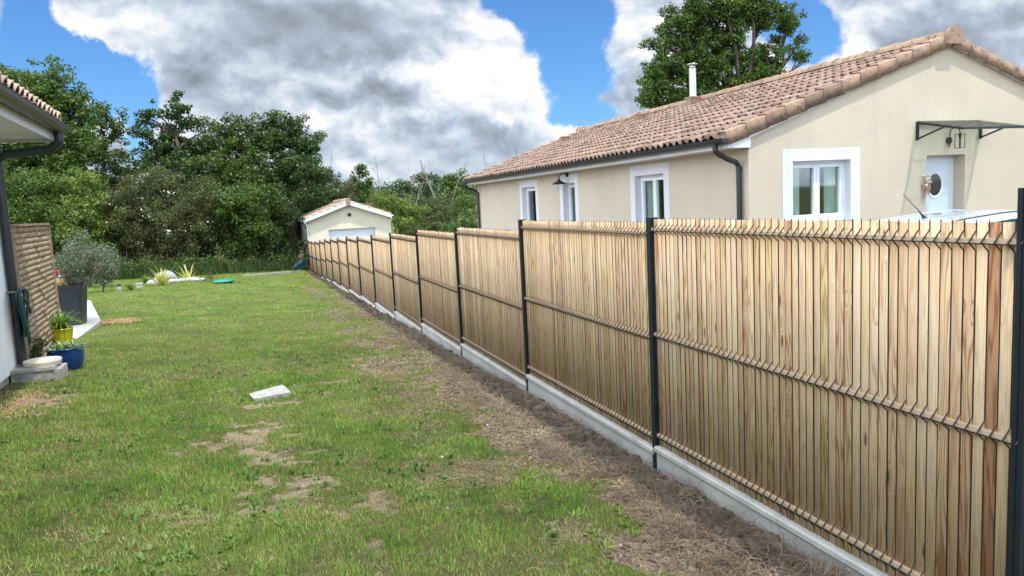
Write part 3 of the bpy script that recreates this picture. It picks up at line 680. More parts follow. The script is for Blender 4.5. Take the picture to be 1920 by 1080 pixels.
# ridge tiles
V = []; n_ = 7; ry = np.arange(YF - .12, YB + .1, .38); rr_ = np.random.default_rng(8)
for y0 in ry:
    P_ = []; j = rr_.normal(0, .006)
    for (yy, r_) in ((y0, .145), (y0 + .43, .125)):
        for i in range(n_):
            q = math.pi * (i / (n_ - 1)); P_.append((XM - r_ * math.cos(q) * 1.05, yy, Wz(XM) + .115 + j + r_ * .95 * math.sin(q)))
    for i in range(n_):
        q = math.pi * (i / (n_ - 1)); P_.append((XM - .125 * math.cos(q), y0 + .002, Wz(XM) + .115 + j + .118 * math.sin(q)))
    V.append(P_)
fastmesh('ridge_tiles', np.array(V), 3 * n_, MT['verge'], rf, [(i, i + 1, n_ + i + 1, n_ + i) for i in range(n_ - 1)] + [(i, 2 * n_ + i, 2 * n_ + i + 1, i + 1) for i in range(n_ - 1)])
for (yy, dd) in ((YF - .16, .05), (YB + .13, .05)):    # end caps of the ridge
    pts = [(XM - .17, yy, Wz(XM) - .02), (XM + .17, yy, Wz(XM) - .02)] + [(XM + .165 * math.cos(q) * 1.05, yy, Wz(XM) + .12 + .16 * math.sin(q)) for q in np.linspace(0, math.pi, 12)]
    MB().prism(pts, (0, dd, 0)).build('ridge_cap', MT['verge'], rf)
# fascias, gutters, pipes
b = MB(); zf = Wz(E0)
b.box((E0 + .005, YF - .06, zf - .085), (E0 + .03, YB + .06, zf + .055)); b.box((2 * XM - E0 - .03, YF - .06, zf - .085), (2 * XM - E0 - .005, YB + .06, zf + .055))
b.box((E0 + .03, YF - .06, zf - .085), (XL + .0, YB + .06, zf - .065)); b.box((XR, YF - .06, zf - .085), (2 * XM - E0 - .03, YB + .06, zf - .065))
for yy, e in ((YF - .062, 1), (YB + .02, 1)):
    for sg in (1, -1):
        x0 = E0 if sg == 1 else 2 * XM - E0
        b.add([(x0, yy, zf - .085), (x0, yy, zf - .02), (XM, yy, Wz(XM) + .055), (XM, yy, Wz(XM) - .012), (x0, yy + .045, zf - .085), (x0, yy + .045, zf - .02), (XM, yy + .045, Wz(XM) + .055), (XM, yy + .045, Wz(XM) - .012)],
              [(0, 1, 2, 3), (7, 6, 5, 4), (0, 4, 5, 1), (1, 5, 6, 2), (3, 2, 6, 7), (0, 3, 7, 4)])
for yy in (YF - .060, YB + .02):
    for sg in (1, -1):
        g_ = lambda x: x if sg == 1 else 2 * XM - x
        b.prism([(g_(E0 + .002), yy + .001, zf - .084), (g_(XL), yy + .001, zf - .084), (g_(XL), yy + .001, Wz(XL) - .084), ][::sg], (0, .04, 0))
hp(b.build('fascia', MT['fascia'], house))
def gutter(x, y0, y1, z, s_, r=.075):
    b = MB(); n = 9; o_ = []; 
    prof = [(x - s_ * (r + .004) , z + .012)] + [(x - s_ * r * math.cos(q), z - r * 1.05 * math.sin(q)) for q in np.linspace(0, math.pi, n)]
    inn = [(x - s_ * (r - .006) * math.cos(q), z - (r - .006) * math.sin(q)) for q in np.linspace(math.pi, 0, n)]
    pr = prof + inn; b.prism([(a, y0, c_) for a, c_ in pr], (0, y1 - y0, 0))
    for yy in (y0, y1 - .006): b.prism([(a, yy, c_) for a, c_ in prof], (0, .006, 0))
    return b
g = gutter(E0 - .078, YF - .10, YB + .13, zf + .055, 1); gt = hp(g.build('gutter', MT['anth'], house))
def pipe_pts(xg, xw, y, zt, zb):
    return [(xg, y, zt), (xg, y, zt - .10), (xg + (xw - xg) * .12, y, zt - .16), (xg + (xw - xg) * .5, y + .0, zt - .24), (xg + (xw - xg) * .88, y, zt - .30), (xw, y, zt - .37), (xw, y, zb)]
b = MB().tube(pipe_pts(E0 - .078, XL - .062, YF + .17, zf + .0, GZ), .043, 14)
for zz in (zf - .42, -.6): b.tube([(XL - .062, YF + .17, zz), (XL - .062, YF + .17, zz + .03)], .049, 14)
b.build('downpipe', MT['anth'], gt, smooth=False)
b = MB().tube(pipe_pts(E0 - .078, XL - .062, YB - .25, zf + .0, GZ), .043, 12); b.build('downpipe', MT['anth'], gt)
# chimney flue and vent tiles, standing on the roof
def roofz(x): return Wz(x) + .12
cx, cy = 11.22, 17.45
b = MB(); b.lathe([(.092, -.25), (.092, .80), (.07, .81), (.07, .88), (.14, .89), (.14, .91), (.0, .93)], (cx, cy, roofz(cx) + .14), 20)
for a in range(3): b.tube([(cx + .08 * math.cos(a * 2.1), cy + .08 * math.sin(a * 2.1), roofz(cx) + 1.0), (cx + .08 * math.cos(a * 2.1), cy + .08 * math.sin(a * 2.1), roofz(cx) + 1.05)], .008, 5)
ch = b.build('chimney', MT['steel'], rf, smooth=True)
def vent(x, y, w=.17, h=.2):
    b = MB(); z = roofz(x)
    b.add([(x - w * .7, y - w * .7, z - .10), (x + w * .7, y - w * .7, z - .0), (x + w * .7, y + w * .7, z - .0), (x - w * .7, y + w * .7, z - .10), (x - w, y - w, z + h), (x + w, y - w, z + h), (x + w, y + w, z + h), (x - w, y + w, z + h)],
          [(4, 5, 6, 7), (0, 1, 5, 4), (1, 2, 6, 5), (2, 3, 7, 6), (3, 0, 4, 7)])
    b.box((x - w - .015, y - w - .015, z + h), (x + w + .015, y + w + .015, z + h + .03)); return b
vent(cx, cy, .15, .17).build('chimney_base', MT['verge'], rf)
vent(10.75, 19.5, .13, .15).build('vent_tile', MT['verge'], rf); vent(10.05, 23.4, .13, .15).build('vent_tile', MT['verge'], rf)
for o_ in [q for q in C.objects if q.parent is house and q.type == 'MESH']: o_.location = Hinv

# door canopy
cp = thing('door_canopy', 'black metal door canopy with slatted glass top over the white front door', 'canopy', (10.92, YF, .8)); ci = Vector((-10.92, -YF, -.8))
b = MB(); zt, zfz, yo = 1.02, .83, YF - .88
def bar(b, p, q, r=.014): b.tube([p, q], r * 1.3, 4)
cw0, cw1 = 10.93, 12.40
for x in (cw0, cw1):
    bar(b, (x, YF - .02, .72), (x, YF - .02, zt), .02); bar(b, (x, YF - .02, .74), (x, YF - .55, zt - .13), .014); bar(b, (x, YF, zt), (x, yo, zfz), .018)
bar(b, (cw0, YF - .02, zt), (cw1, YF - .02, zt), .018); bar(b, (cw0, yo, zfz), (cw1, yo, zfz), .018)
for x in np.linspace(cw0, cw1, 5)[1:-1]: bar(b, (x, YF, zt), (x, yo, zfz), .009)
for t in (.25, .5, .75): bar(b, (cw0, YF - .88 * t, zt - .19 * t), (cw1, YF - .88 * t, zt - .19 * t), .008)
o_ = b.build('frame', MT['black'], cp); o_.location = ci
b = MB(); b.add([(cw0, YF, zt + .024), (cw1, YF, zt + .024), (cw1, yo, zfz + .024), (cw0, yo, zfz + .024), (cw0, YF, zt + .030), (cw1, YF, zt + .030), (cw1, yo, zfz + .030), (cw0, yo, zfz + .030)], [(3, 2, 1, 0), (4, 5, 6, 7), (0, 1, 5, 4), (2, 3, 7, 6), (1, 2, 6, 5), (3, 0, 4, 7)])
o_ = b.build('glass_top', MT['glass'], cp); o_.location = ci
# lantern by the door
ln = thing('wall_lantern', 'black square wall lantern on a curved arm above the front door', 'lamp', (11.66, YF, .7)); li = Vector((-11.66, -YF, -.7))
b = MB(); b.tube([(11.66, YF - .001, .70), (11.66, YF - .03, .70)], .06, 20)
arc = [(11.66, YF - .03, .58), (11.66, YF - .03, .82)] + [(11.66, YF - .03 - .10 * (1 - math.cos(q)), .82 + .09 * math.sin(q)) for q in np.linspace(.3, math.pi, 8)] + [(11.66, YF - .23, .80)]
b.tube(arc, .009, 8); o_ = b.build('arm', MT['black'], ln); o_.location = li
b = MB(); s_ = .052; c0 = (11.66, YF - .23)
for zz in (.79, .555):
    for (p_, q_) in (((-s_, -s_), (s_, -s_)), ((s_, -s_), (s_, s_)), ((s_, s_), (-s_, s_)), ((-s_, s_), (-s_, -s_))): b.tube([(c0[0] + p_[0], c0[1] + p_[1], zz), (c0[0] + q_[0], c0[1] + q_[1], zz)], .006, 4)
for (p_, q_) in ((-s_, -s_), (s_, -s_), (s_, s_), (-s_, s_)): b.tube([(c0[0] + p_, c0[1] + q_, .555), (c0[0] + p_, c0[1] + q_, .79)], .006, 4)
b.tube([(c0[0], c0[1], .80), (c0[0], c0[1], .73)], .022, 10); b.box((c0[0] - s_, c0[1] - .008, .786), (c0[0] + s_, c0[1] + .008, .794))
o_ = b.build('cage', MT['black'], ln); o_.location = li
o_ = MB().lathe([(.0, .60), (.022, .61), (.03, .65), (.02, .71), (.014, .73)], (c0[0], c0[1], 0), 14).build('bulb', MT['bulb'], ln, smooth=True); o_.location = li
# swan-neck lamp on the long wall
sl_ = thing('swan_neck_lamp', 'dark enamel swan-neck lamp above the narrow middle window of the side wall', 'lamp', (XL, 17.33, .6)); si = Vector((-XL, -17.33, -.6))
b = MB(); b.tube([(XL - .006, 17.33, .63), (XL - .035, 17.33, .63)], .065, 18)
b.tube([(XL - .035, 17.33, .63), (XL - .10, 17.33, .665), (XL - .19, 17.33, .64), (XL - .235, 17.33, .57), (XL - .24, 17.33, .50)], .013, 8); b.tube([(XL - .02, 17.33, .66), (XL - .02, 17.30, .76)], .008, 6)
o_ = b.build('arm', MT['anth'], sl_); o_.location = si
o_ = MB().lathe([(.03, .52), (.04, .48), (.09, .455), (.19, .405), (.205, .395), (.20, .392), (.09, .44), (.03, .45)], (XL - .24, 17.33, 0), 28).build('shade', MT['anth'], sl_, smooth=True); o_.location = si
o_ = MB().lathe([(.05, .43), (.062, .40), (.062, .31), (.05, .27), (.02, .245), (0, .24)], (XL - .24, 17.33, 0), 18).build('glass_globe', MT['bulb'], sl_, smooth=True); o_.location = si
# hanging decoration at the door jamb
wr = thing('door_ornament', 'small pale and rust coloured ribbon ornament hanging at the left door jamb', 'ornament', (11.12, YF, -.05)); wi = Vector((-11.12, -YF, .05))
b = MB(); r_ = random.Random(3)
for i in range(9):
    a = r_.uniform(0, 6.28); p_ = np.array([11.13 + r_.uniform(-.05, .05), YF - .03, .0 + r_.uniform(-.05, .08)])
    b.tube([p_, p_ + (.05 * math.cos(a), -.02, .05 * math.sin(a)), p_ + (.08 * math.cos(a + .6), 0, .07 * math.sin(a + .6))], [.018, .022, .006], 6)
o_ = b.build('bow', MT['cloth'], wr); o_.location = wi
b = MB()
for i in range(7):
    x = 11.06 + .025 * i; b.tube([(x, YF - .025, -.04), (x + r_.uniform(-.03, .05), YF - .04, -.12), (x + r_.uniform(-.04, .06), YF - .02, -.17 - r_.uniform(0, .1) - (.14 if i == 0 else 0))], [.016, .013, .004], 5)
o_ = b.build('ribbon', MT['ribbon'], wr); o_.location = wi

# grey domed lid showing above the fence
bq = thing('barbecue', 'round barbecue with pale grey lid against the far end of the side wall', 'barbecue', (6.85, 21.0, float(terrain(6.85, 21.))))
zt = -.775 - float(terrain(6.85, 21.))
MB().lathe([(0, zt), (.12, zt - .006), (.24, zt - .035), (.32, zt - .10), (.335, zt - .17), (.34, zt - .18)], (0, 0, 0), 32).build('lid', MT['bbq'], bq, smooth=True)
MB().lathe([(.33, zt - .182), (.31, zt - .28), (.2, zt - .4), (0, zt - .44)], (0, 0, 0), 32).build('bowl', MT['black'], bq, smooth=True)
for a in range(3): MB().tube([(.22 * math.cos(a * 2.1), .22 * math.sin(a * 2.1), zt - .36), (.34 * math.cos(a * 2.1), .34 * math.sin(a * 2.1), 0)], .014, 8).build('leg', MT['steel'], bq)

# ------------------------------------------------------------------ car
cg = float(terrain(9, 7.3))
car = thing('parked_car', 'pale blue-grey hatchback with raked roof aerial parked between fence and front door', 'car', (7.15, 7.3, cg))
def loft(stations, sec):      # sec(st)-> list of (y,z) half ring from sill to roof centre
    rings = []
    for st in stations:
        h = sec(st); ring = [(st[0], -y, z) for y, z in h] + [(st[0], y, z) for y, z in h[::-1]]
        rings.append(ring)
    n = len(rings[0]); V = [p for r in rings for p in r]
    f = [(i * n + j, i * n + j + 1, (i + 1) * n + j + 1, (i + 1) * n + j) for i in range(len(rings) - 1) for j in range(n - 1)]
    f += [tuple(range(n))[::-1], tuple((len(rings) - 1) * n + j for j in range(n))]
    return V, f
# (x, sill z, belt z, top z, half width, roof half width)
st = [(0, .38, .75, .80, .72, .62), (.06, .30, .92, 1.00, .80, .66), (.22, .26, .96, 1.28, .83, .60), (.46, .25, .97, 1.43, .85, .585), (.9, .24, .96, 1.485, .86, .59), (1.5, .24, .94, 1.53, .86, .60), (2.1, .24, .92, 1.545, .86, .60), (2.6, .24, .92, 1.50, .86, .59),
      (2.95, .24, .92, 1.33, .86, .60), (3.3, .24, .92, 1.10, .86, .64), (3.45, .24, .90, .985, .85, .70), (3.75, .26, .80, .93, .84, .70), (4.0, .30, .66, .80, .78, .62), (4.08, .38, .55, .62, .68, .55)]
def sec(s_):
    x, zs, zb, zt, w, rw = s_
    return [(w * .93, zs), (w, zs + .14), (w, (zs + zb) / 2), (w * .985, zb - .06), (w * .95, zb), (rw + (w * .95 - rw) * .45, zb + (zt - zb) * .55), (rw + .035, zt - .055), (rw, zt - .022), (rw - .06, zt - .012), (rw * .5, zt), (0, zt + .004)]
V, f = loft(st, sec)
bd = MB().add(V, f).build('body', MT['carpaint'], car, smooth=True)
md = bd.modifiers.new('sub', 'SUBSURF'); md.levels = md.render_levels = 2
def sideglass(s_):
    b = MB(); 
    pts = [(.55, 1.03), (.75, 1.33), (1.1, 1.405), (1.6, 1.445), (2.15, 1.45), (2.55, 1.40), (2.85, 1.24), (3.15, 1.0), (2.9, .96), (1.0, .98)]
    def wy(x, z): # follow tumblehome
        zt = np.interp(x, [q[0] for q in st], [q[3] for q in st]); zb = np.interp(x, [q[0] for q in st], [q[2] for q in st]); rw = np.interp(x, [q[0] for q in st], [q[5] for q in st])
        t = (z - zb) / max(zt - .055 - zb, .05); return .817 + (rw + .035 - .817) * min(max(t, 0), 1)
    b.prism([(x, s_ * (wy(x, z) + .004), z) for x, z in pts], (0, s_ * .006, 0)); return b
for s_ in (-1, 1):
    sideglass(s_).build('side_window', MT['carglass'], car)
    MB().prism([(x, s_ * .855, z) for x, z in ((.5, .50), (.5, .52), (3.5, .52), (3.5, .50))], (0, s_ * .012, 0)).build('side_moulding', MT['rubber'], car)
    ditch = [(x, s_ * (np.interp(x, [q[0] for q in st], [q[5] for q in st]) - .012), np.interp(x, [q[0] for q in st], [q[3] for q in st]) - .008) for x in np.linspace(.42, 2.6, 14)]
    MB().tube(ditch, .008 if s_ < 0 else .004, 5).build('roof_strip', MT['rubber'] if s_ < 0 else MT['carpaint'], car)
MB().add([(.10, -.55, 1.08), (.10, .55, 1.08), (.34, .52, 1.375), (.34, -.52, 1.375)], [(0, 1, 2, 3)]).build('rear_window', MT['carglass'], car)
MB().add([(3.40, -.62, 1.05), (3.40, .62, 1.05), (2.72, .54, 1.46), (2.72, -.54, 1.46)], [(0, 3, 2, 1)]).build('windscreen', MT['carglass'], car)
for x in (.72, 3.28):
    for s_ in (-1, 1):
        w_ = MB().tube([(x, s_ * .70, .31), (x, s_ * .875, .31)], .31, 28).build('wheel', MT['rubber'], car)
        MB().tube([(x, s_ * .872, .31), (x, s_ * .882, .31)], .20, 20).build('rim', MT['steel'], w_)
for s_ in (-1, 1):
    MB().obox((.03, s_ * .70, .88), (.03, 0, 0), (0, .07, 0), (0, 0, .12)).build('tail_light', simple('red_lens', (.4, .01, .01), .2), car)
    MB().obox((3.98, s_ * .58, .68), (.06, 0, 0), (0, .13, 0), (0, 0, .07)).build('headlight', MT['bulb'], car)
an = MB().tube([(.92, 0, 1.475), (.90, 0, 1.50), (.86, 0, 1.54), (.80, 0, 1.60), (.56, 0, 1.80)], [.035, .022, .012, .006, .004], 8)
an.build('aerial', MT['black'], car)

# ------------------------------------------------------------------ garage at the end of the fence
GX0, GX1, GY0, GY1 = 2.64, 6.98, 41.5, 48.7; GM = (GX0 + GX1) / 2; gze = -.34; gsl = .36
gar = thing('garage', 'cream rendered garage with pale tiled gable roof and white door at the fence end', 'garage', (GX0, GY0, -3.1)); gi = Vector((-GX0, -GY0, 3.1))
gh = (3.69 - GX0, 6.20 - GX0, -3.4, -.985); b = MB()
wallgrid(b, (GX0, GY0, 0), (1, 0, 0), GX1 - GX0, -3.6, gze, [gh], None)
zA = gze + gsl * (GM - GX0); b.poly([(GX0, GY0, gze), (GX1, GY0, gze), (GM, GY0, zA)])
b.poly([(GX0, GY0, -3.6), (GX0, GY1, -3.6), (GX0, GY1, gze), (GX0, GY0, gze)]); b.poly([(GX1, GY0, -3.6), (GX1, GY1, -3.6), (GX1, GY1, gze), (GX1, GY0, gze)])
b.poly([(GX0, GY1, -3.6), (GX1, GY1, -3.6), (GX1, GY1, gze), (GM, GY1, zA), (GX0, GY1, gze)])
b.build('wall', MT['wall_garage'], gar).location = gi
reveal((GX0, GY0, 0), (1, 0, 0), gh, (0, .2, 0)).build('door_reveal', MT['wall_garage'], gar).location = gi
b = MB(); n = 26; w_ = (gh[1] - gh[0]) / n
for i in range(n): b.box((GX0 + gh[0] + i * w_ + .008, GY0 + .15, -3.4), (GX0 + gh[0] + (i + 1) * w_ - .008, GY0 + .185, gh[3]))
b.box((GX0 + gh[0], GY0 + .187, -3.4), (GX0 + gh[1], GY0 + .2, gh[3])); b.build('garage_door', MT['pvc'], gar).location = gi
ro = MB(); oh = .32; ex = .10
for sg in (1, -1):
    x0 = GX0 - ex if sg == 1 else GX1 + ex; z0 = gze - gsl * ex + .05
    ro.add([(x0, GY0 - oh, z0), (x0, GY1 + .2, z0), (GM, GY1 + .2, zA + .05), (GM, GY0 - oh, zA + .05)], [(0, 1, 2, 3)])
gr = ro.build('roof', MT['under'], gar); gr.location = gi
MT['tile_pale'] = tilemat('pale_roman_tiles', (.60, .44, .34), (.56, .40, .30), (.50, .35, .26), .3)
for sg in (1, -1):
    x0 = GX0 - ex - .03 if sg == 1 else GX1 + ex + .03; sl2 = (GM - GX0 + ex + .02) / math.cos(math.atan(gsl)); nr2 = 6
    V, m_, fc = tiles((x0, GY0 - oh, gze - gsl * ex + .055), (0, 1, 0), (sg, 0, gsl), 37, nr2, .21, sl2 / nr2, seed=21 + sg); fastmesh('roof_tiles', V, m_, MT['tile_pale'], gr, fc)
MB().tube([(GM, GY0 - oh - .02, zA + .12), (GM, GY1 + .2, zA + .12)], .13, 10).build('ridge_tiles', MT['tile_pale'], gr)
pts = [(GM - .10, GY0 - oh - .05, zA - .08), (GM, GY0 - oh - .05, zA - .16), (GM + .10, GY0 - oh - .05, zA - .08)] + [(GM + .13 * math.cos(q), GY0 - oh - .05, zA + .12 + .14 * math.sin(q)) for q in np.linspace(0, math.pi, 10)]
MB().prism(pts, (0, .04, 0)).build('ridge_cap', MT['verge'], gr)
b = MB(); yy = GY0 - oh
for sg in (1, -1):
    x0 = GX0 - ex - .04 if sg == 1 else GX1 + ex + .04; z0 = gze - gsl * ex + .05
    b.add([(x0, yy, z0 - .19), (x0, yy, z0 + .01), (GM, yy, zA + .07), (GM, yy, zA - .13), (x0, yy + .03, z0 - .19), (x0, yy + .03, z0 + .01), (GM, yy + .03, zA + .07), (GM, yy + .03, zA - .13)],
          [(0, 1, 2, 3), (7, 6, 5, 4), (0, 4, 5, 1), (1, 5, 6, 2), (3, 2, 6, 7), (0, 3, 7, 4)])
    xa = GX0 - ex - .04 if sg == 1 else GX1 + ex + .01
    b.box((xa, yy + .03, z0 - .19), (xa + .03, GY1 + .2, z0 + .0))
    b.add([(x0, yy + .03, z0 - .17), (GX0 if sg == 1 else GX1, yy + .03, z0 - .17), (GX0 if sg == 1 else GX1, GY1, z0 - .17), (x0, GY1, z0 - .17)], [(0, 1, 2, 3)])
b.build('fascia', MT['fascia'], gar).location = gi
z0 = gze - gsl * ex + .02
g = gutter(GX1 + ex + .10, GY0 - oh, GY1 + .2, z0, -1, .06)
for s_, xw in ((-1, GX0 - .05), (1, GX1 + .05)):
    xg = xw + s_ * .14; g.tube([(xg, GY0 + .05, z0 - .04), (xg, GY0 + .05, z0 - .12), (xw, GY0 + .05, z0 - .34), (xw, GY0 + .05, -3.3)], .042, 10)
g.build('gutter', MT['pvc'], gar).location = gi
MB().tube([(4.85, GY0 - .005, -.22), (4.85, GY0 - .06, -.22)], .10, 14).build('outside_light', MT['anth'], gar).location = gi

# ------------------------------------------------------------------ own house on the left
LX, LY, LR = -2.80, 10.12, rad(3.0)
lh = thing('white_house', 'corner of a white rendered house with dark gutter and white eaves soffit at left', 'house', (LX, LY, -1.75), rz=LR)
def lz(v): return v + 1.75
b = MB(); b.box((-8, -12, lz(-1.66)), (0, 0, lz(1.06))); b.build('wall', MT['wall_white'], lh)
b = MB(); b.box((-7.98, -11.98, lz(-2.4)), (-.025, -.025, lz(-1.66))); b.build('plinth', MT['plinth_grey'], lh)
b = MB(); b.box((.001, -.045, lz(-1.66)), (.006, -.002, lz(1.0))); b.build('corner_bead', MT['fascia'], lh)
ov_ = .61; ye = .13
b = MB(); n = 9
for i in range(n): b.box((.0 + ov_ / n * i + .003, -12, lz(1.02)), (ov_ / n * (i + 1) - .003, ye - .02, lz(1.034)))
b.box((0, -12, lz(1.036)), (ov_, ye - .02, lz(1.05))); b.build('soffit', MT['soffit'], lh)
b = MB(); b.box((ov_, -12, lz(.985)), (ov_ + .025, ye, lz(1.17))); b.box((-.5, ye - .018, lz(.985)), (ov_ - .002, ye, lz(1.17))); b.build('fascia', MT['fascia'], lh)
g = gutter(ov_ + .105, -12, ye + .03, lz(1.15), -1, .078).build('gutter', MT['anth'], lh)
b = MB().tube([(ov_ + .09, -.10, lz(1.12)), (ov_ + .09, -.10, lz(.98)), (ov_ + .06, -.10, lz(.93)), (ov_ - .02, -.10, lz(.88)), (.14, -.10, lz(.83)), (.075, -.10, lz(.78)), (.06, -.10, lz(.70)), (.06, -.10, lz(-1.60))], .05, 16)
for q in np.linspace(0, 1, 7): 
    p_ = (ov_ + .09 - .12 * q, -.10, lz(.97 - .10 * q)); b.tube([p_, (p_[0] - .006, -.10, p_[2] - .006)], .056, 14)
b.build('downpipe', MT['anth'], g)
ss = .33
b = MB(); b.add([(ov_ - .0, -12, lz(1.19)), (ov_ - .0, ye, lz(1.19)), (-4, ye, lz(1.19 + (ov_ + 4) * ss)), (-4, -12, lz(1.19 + (ov_ + 4) * ss))], [(0, 1, 2, 3)]); lr = b.build('roof', MT['under'], lh)
V, m_, fc = tiles((ov_ + .10, ye - 12.2, lz(1.22)), (0, 1, 0), (-1, 0, ss), 59, 11, .205, .40, seed=31); fastmesh('roof_tiles', V, m_, MT['tile_pale'], lr, fc)
V = []
for k_ in range(11):
    P_ = []
    for (q, l_) in ((k_ * .4, .03), (k_ * .4 + .44, 0)):
        x = ov_ + .10 - q * .95; z = lz(1.21) + q * .95 * ss + l_
        P_ += [(x, ye - .10, z), (x, ye - .09, z + .075), (x, ye - .03, z + .10), (x, ye + .04, z + .075), (x, ye + .05, z - .05)]
    V.append(P_)
fastmesh('verge_tiles', np.array(V), 10, MT['tile_pale'], lr, [(i, i + 1, 6 + i, 5 + i) for i in range(4)] + [(0, 1, 2, 3, 4)])
MB().tube([(.01, -.20, lz(-.74)), (.05, -.20, lz(-.74)), (.14, -.20, lz(-.74)), (.15, -.20, lz(-.80))], [.012, .012, .012, .012], 10).build('tap', MT['brass'], lh)
def L2W(x, y, z): return Matrix.Translation((LX, LY, 0)) @ Matrix.Rotation(LR, 4, 'Z') @ Vector((x, y, z))
# garden hose looped over the tap
hs = MB(); r_ = random.Random(5)
for i in range(7):
    pts = []; w_ = .055 + .055 * r_.random(); hgt = .27 + .07 * r_.random(); cy_ = -.20 + r_.uniform(-.04, .04); xo = .135 + .022 * r_.random() * 2; ph = r_.uniform(-.25, .25)
    for a in np.linspace(0, 2 * math.pi, 30):
        pts.append(L2W(xo + .02 * math.sin(a * 2 + ph), cy_ + w_ * math.sin(a) * (1 + .25 * math.cos(a)) + .03 * math.sin(a * 3 + ph), -.71 - hgt * (1 - math.cos(a))))
    hs.tube(pts, .0115, 7, cap=False)
hs.tube([L2W(.14, -.20, -.78), L2W(.19, -.15, -.86), L2W(.20, -.08, -.98), L2W(.19, -.06, -1.0)], [.012, .012, .012, .022], 8)
tag(hs.build('garden_hose', MT['hose'], smooth=True), 'dark green garden hose looped on the tap beside the black downpipe', 'hose')
hz = thing
# block, slab and stone disc under the downpipe
p_ = L2W(.23, -.22, 0); zb = float(gz(p_.x, p_.y))
bk = thing('concrete_block', 'grey hollow concrete block at the foot of the black downpipe', 'block', (p_.x, p_.y, zb - .05), rz=LR)
MB().box((-.23, -.20, 0), (.27, .20, -1.655 - zb + .05)).build('block', MT['block'], bk)
MB().prism([(-.235, -.21, 0), (.20, -.215, 0), (.21, -.19, 0), (.20, .19, 0), (-.235, .19, 0)], (0, 0, .035)).build('paving_slab', MT['pale_conc'], bk, loc=(0, 0, -1.653 - zb + .05))
b = MB().lathe([(0, 0), (.19, 0), (.195, .012), (.185, .02), (.185, .028), (.20, .034), (.195, .055), (.17, .060), (0, .060)], (0, 0, 0), 30)
tag(b.build('stone_disc', MT['stone'], loc=L2W(.28, -.18, -1.615), smooth=False), 'round cream stone disc lying on the block under the downpipe', 'stone disc')

# woven wooden screen
A_ = np.array([-2.76, 10.34]); B_ = np.array([-3.02, 13.15]); D = B_ - A_; LEN = np.linalg.norm(D); 
sc = thing('woven_screen', 'weathered brown woven wood screen panel standing against the white house corner', 'screen', (A_[0], A_[1], -1.86), rz=math.atan2(D[1], D[0]) - math.pi / 2)
V = []; nrow = 24; hh_ = 1.80; rh = hh_ / nrow; r_ = random.Random(9)
NS = 24
for i in range(nrow):
    # each row: long boards woven in front of the uprights, short pieces diving behind them
    y0 = .012; first = (0.55, 0.18, 0.86, 0.36)[i % 4]; front = i % 2 == 0; ends = []
    q = first
    while q < LEN - .15: ends.append(q); q += (.86 if front else .40); front = not front
    ends = [.012] + ends + [LEN - .012]; front = i % 2 == 0
    for j in range(len(ends) - 1):
        y0, y1 = ends[j], ends[j + 1] + (.012 if j < len(ends) - 2 and (j + i) % 2 else 0); off = .003 if (j + i) % 2 == 0 else -.004; P_ = []
        for t in np.linspace(0, 1, 7):
            z = .06 + i * rh + .0035 * math.sin(3 * t + i) + r_.uniform(-.0008, .0008); bulge = off + .0015 * math.sin(math.pi * t); y = y0 + (y1 - y0) * t
            P_ += [(bulge, y, z + .003), (bulge, y, z + rh - .003), (bulge - .007, y, z + rh - .003), (bulge - .007, y, z + .003)]
        V.append(P_)
fc = []
for t in range(6):
    a = 4 * t
    for i in range(4): fc.append((a + i, a + (i + 1) % 4, a + 4 + (i + 1) % 4, a + 4 + i))
fc += [(3, 2, 1, 0), (24, 25, 26, 27)]
fastmesh('woven_slats', np.array(V), 28, MT['weathered'], sc, [tuple(reversed(f_)) for f_ in fc])
b = MB(); b.box((-.028, 0, 0), (.022, .012, 1.87)); b.box((-.028, LEN - .012, 0), (.022, LEN, 1.87)); b.box((-.03, -.002, 1.87), (.024, LEN + .002, 1.90)); b.box((-.028, .012, .02), (.02, LEN - .012, .05)); 
for q in (.25, .5, .75): b.box((-.024, LEN * q - .006, .05), (-.016, LEN * q + .006, 1.87))
b.build('screen_frame', MT['weathered'], sc)

# ------------------------------------------------------------------ terrace, pots
def gq(x, y): return float(gz(x, y))
ter = MB(); zt = gq(-3.2, 15) + .045
ter.prism([(-2.92, 13.30, zt - .25), (-2.98, 16.0, zt - .25), (-4.0, 20.5, zt - .25), (-11, 20.5, zt - .25), (-11, 13.30, zt - .25)], (0, 0, .25))
tag(ter.build('terrace', MT['pale_conc']), kind='structure')
def leaves(n, size, rg, c, r3, up=.5, wid=.5, bend=0.):
    """n leaf quads scattered gaussian-like in an ellipsoid; returns (n,4,3)"""
    d = rg.normal(size=(n, 3)); d /= np.linalg.norm(d, axis=1)[:, None]
    p_ = d * (rg.random((n, 1)) ** .45) * r3 + c
    nrm = rg.normal(size=(n, 3)) * .8 + d * .5; nrm[:, 2] += up; nrm /= np.linalg.norm(nrm, axis=1)[:, None]
    a = np.cross(nrm, rg.normal(size=(n, 3))); a /= np.linalg.norm(a, axis=1)[:, None] + 1e-9; b_ = np.cross(nrm, a)
    s_ = size * rg.uniform(.6, 1.25, (n, 1))
    return np.stack([p_ - a * s_ * .5, p_ + b_ * s_ * wid * .5 + nrm * s_ * .08, p_ + a * s_ * .5, p_ - b_ * s_ * wid * .5 + nrm * s_ * .08], 1)
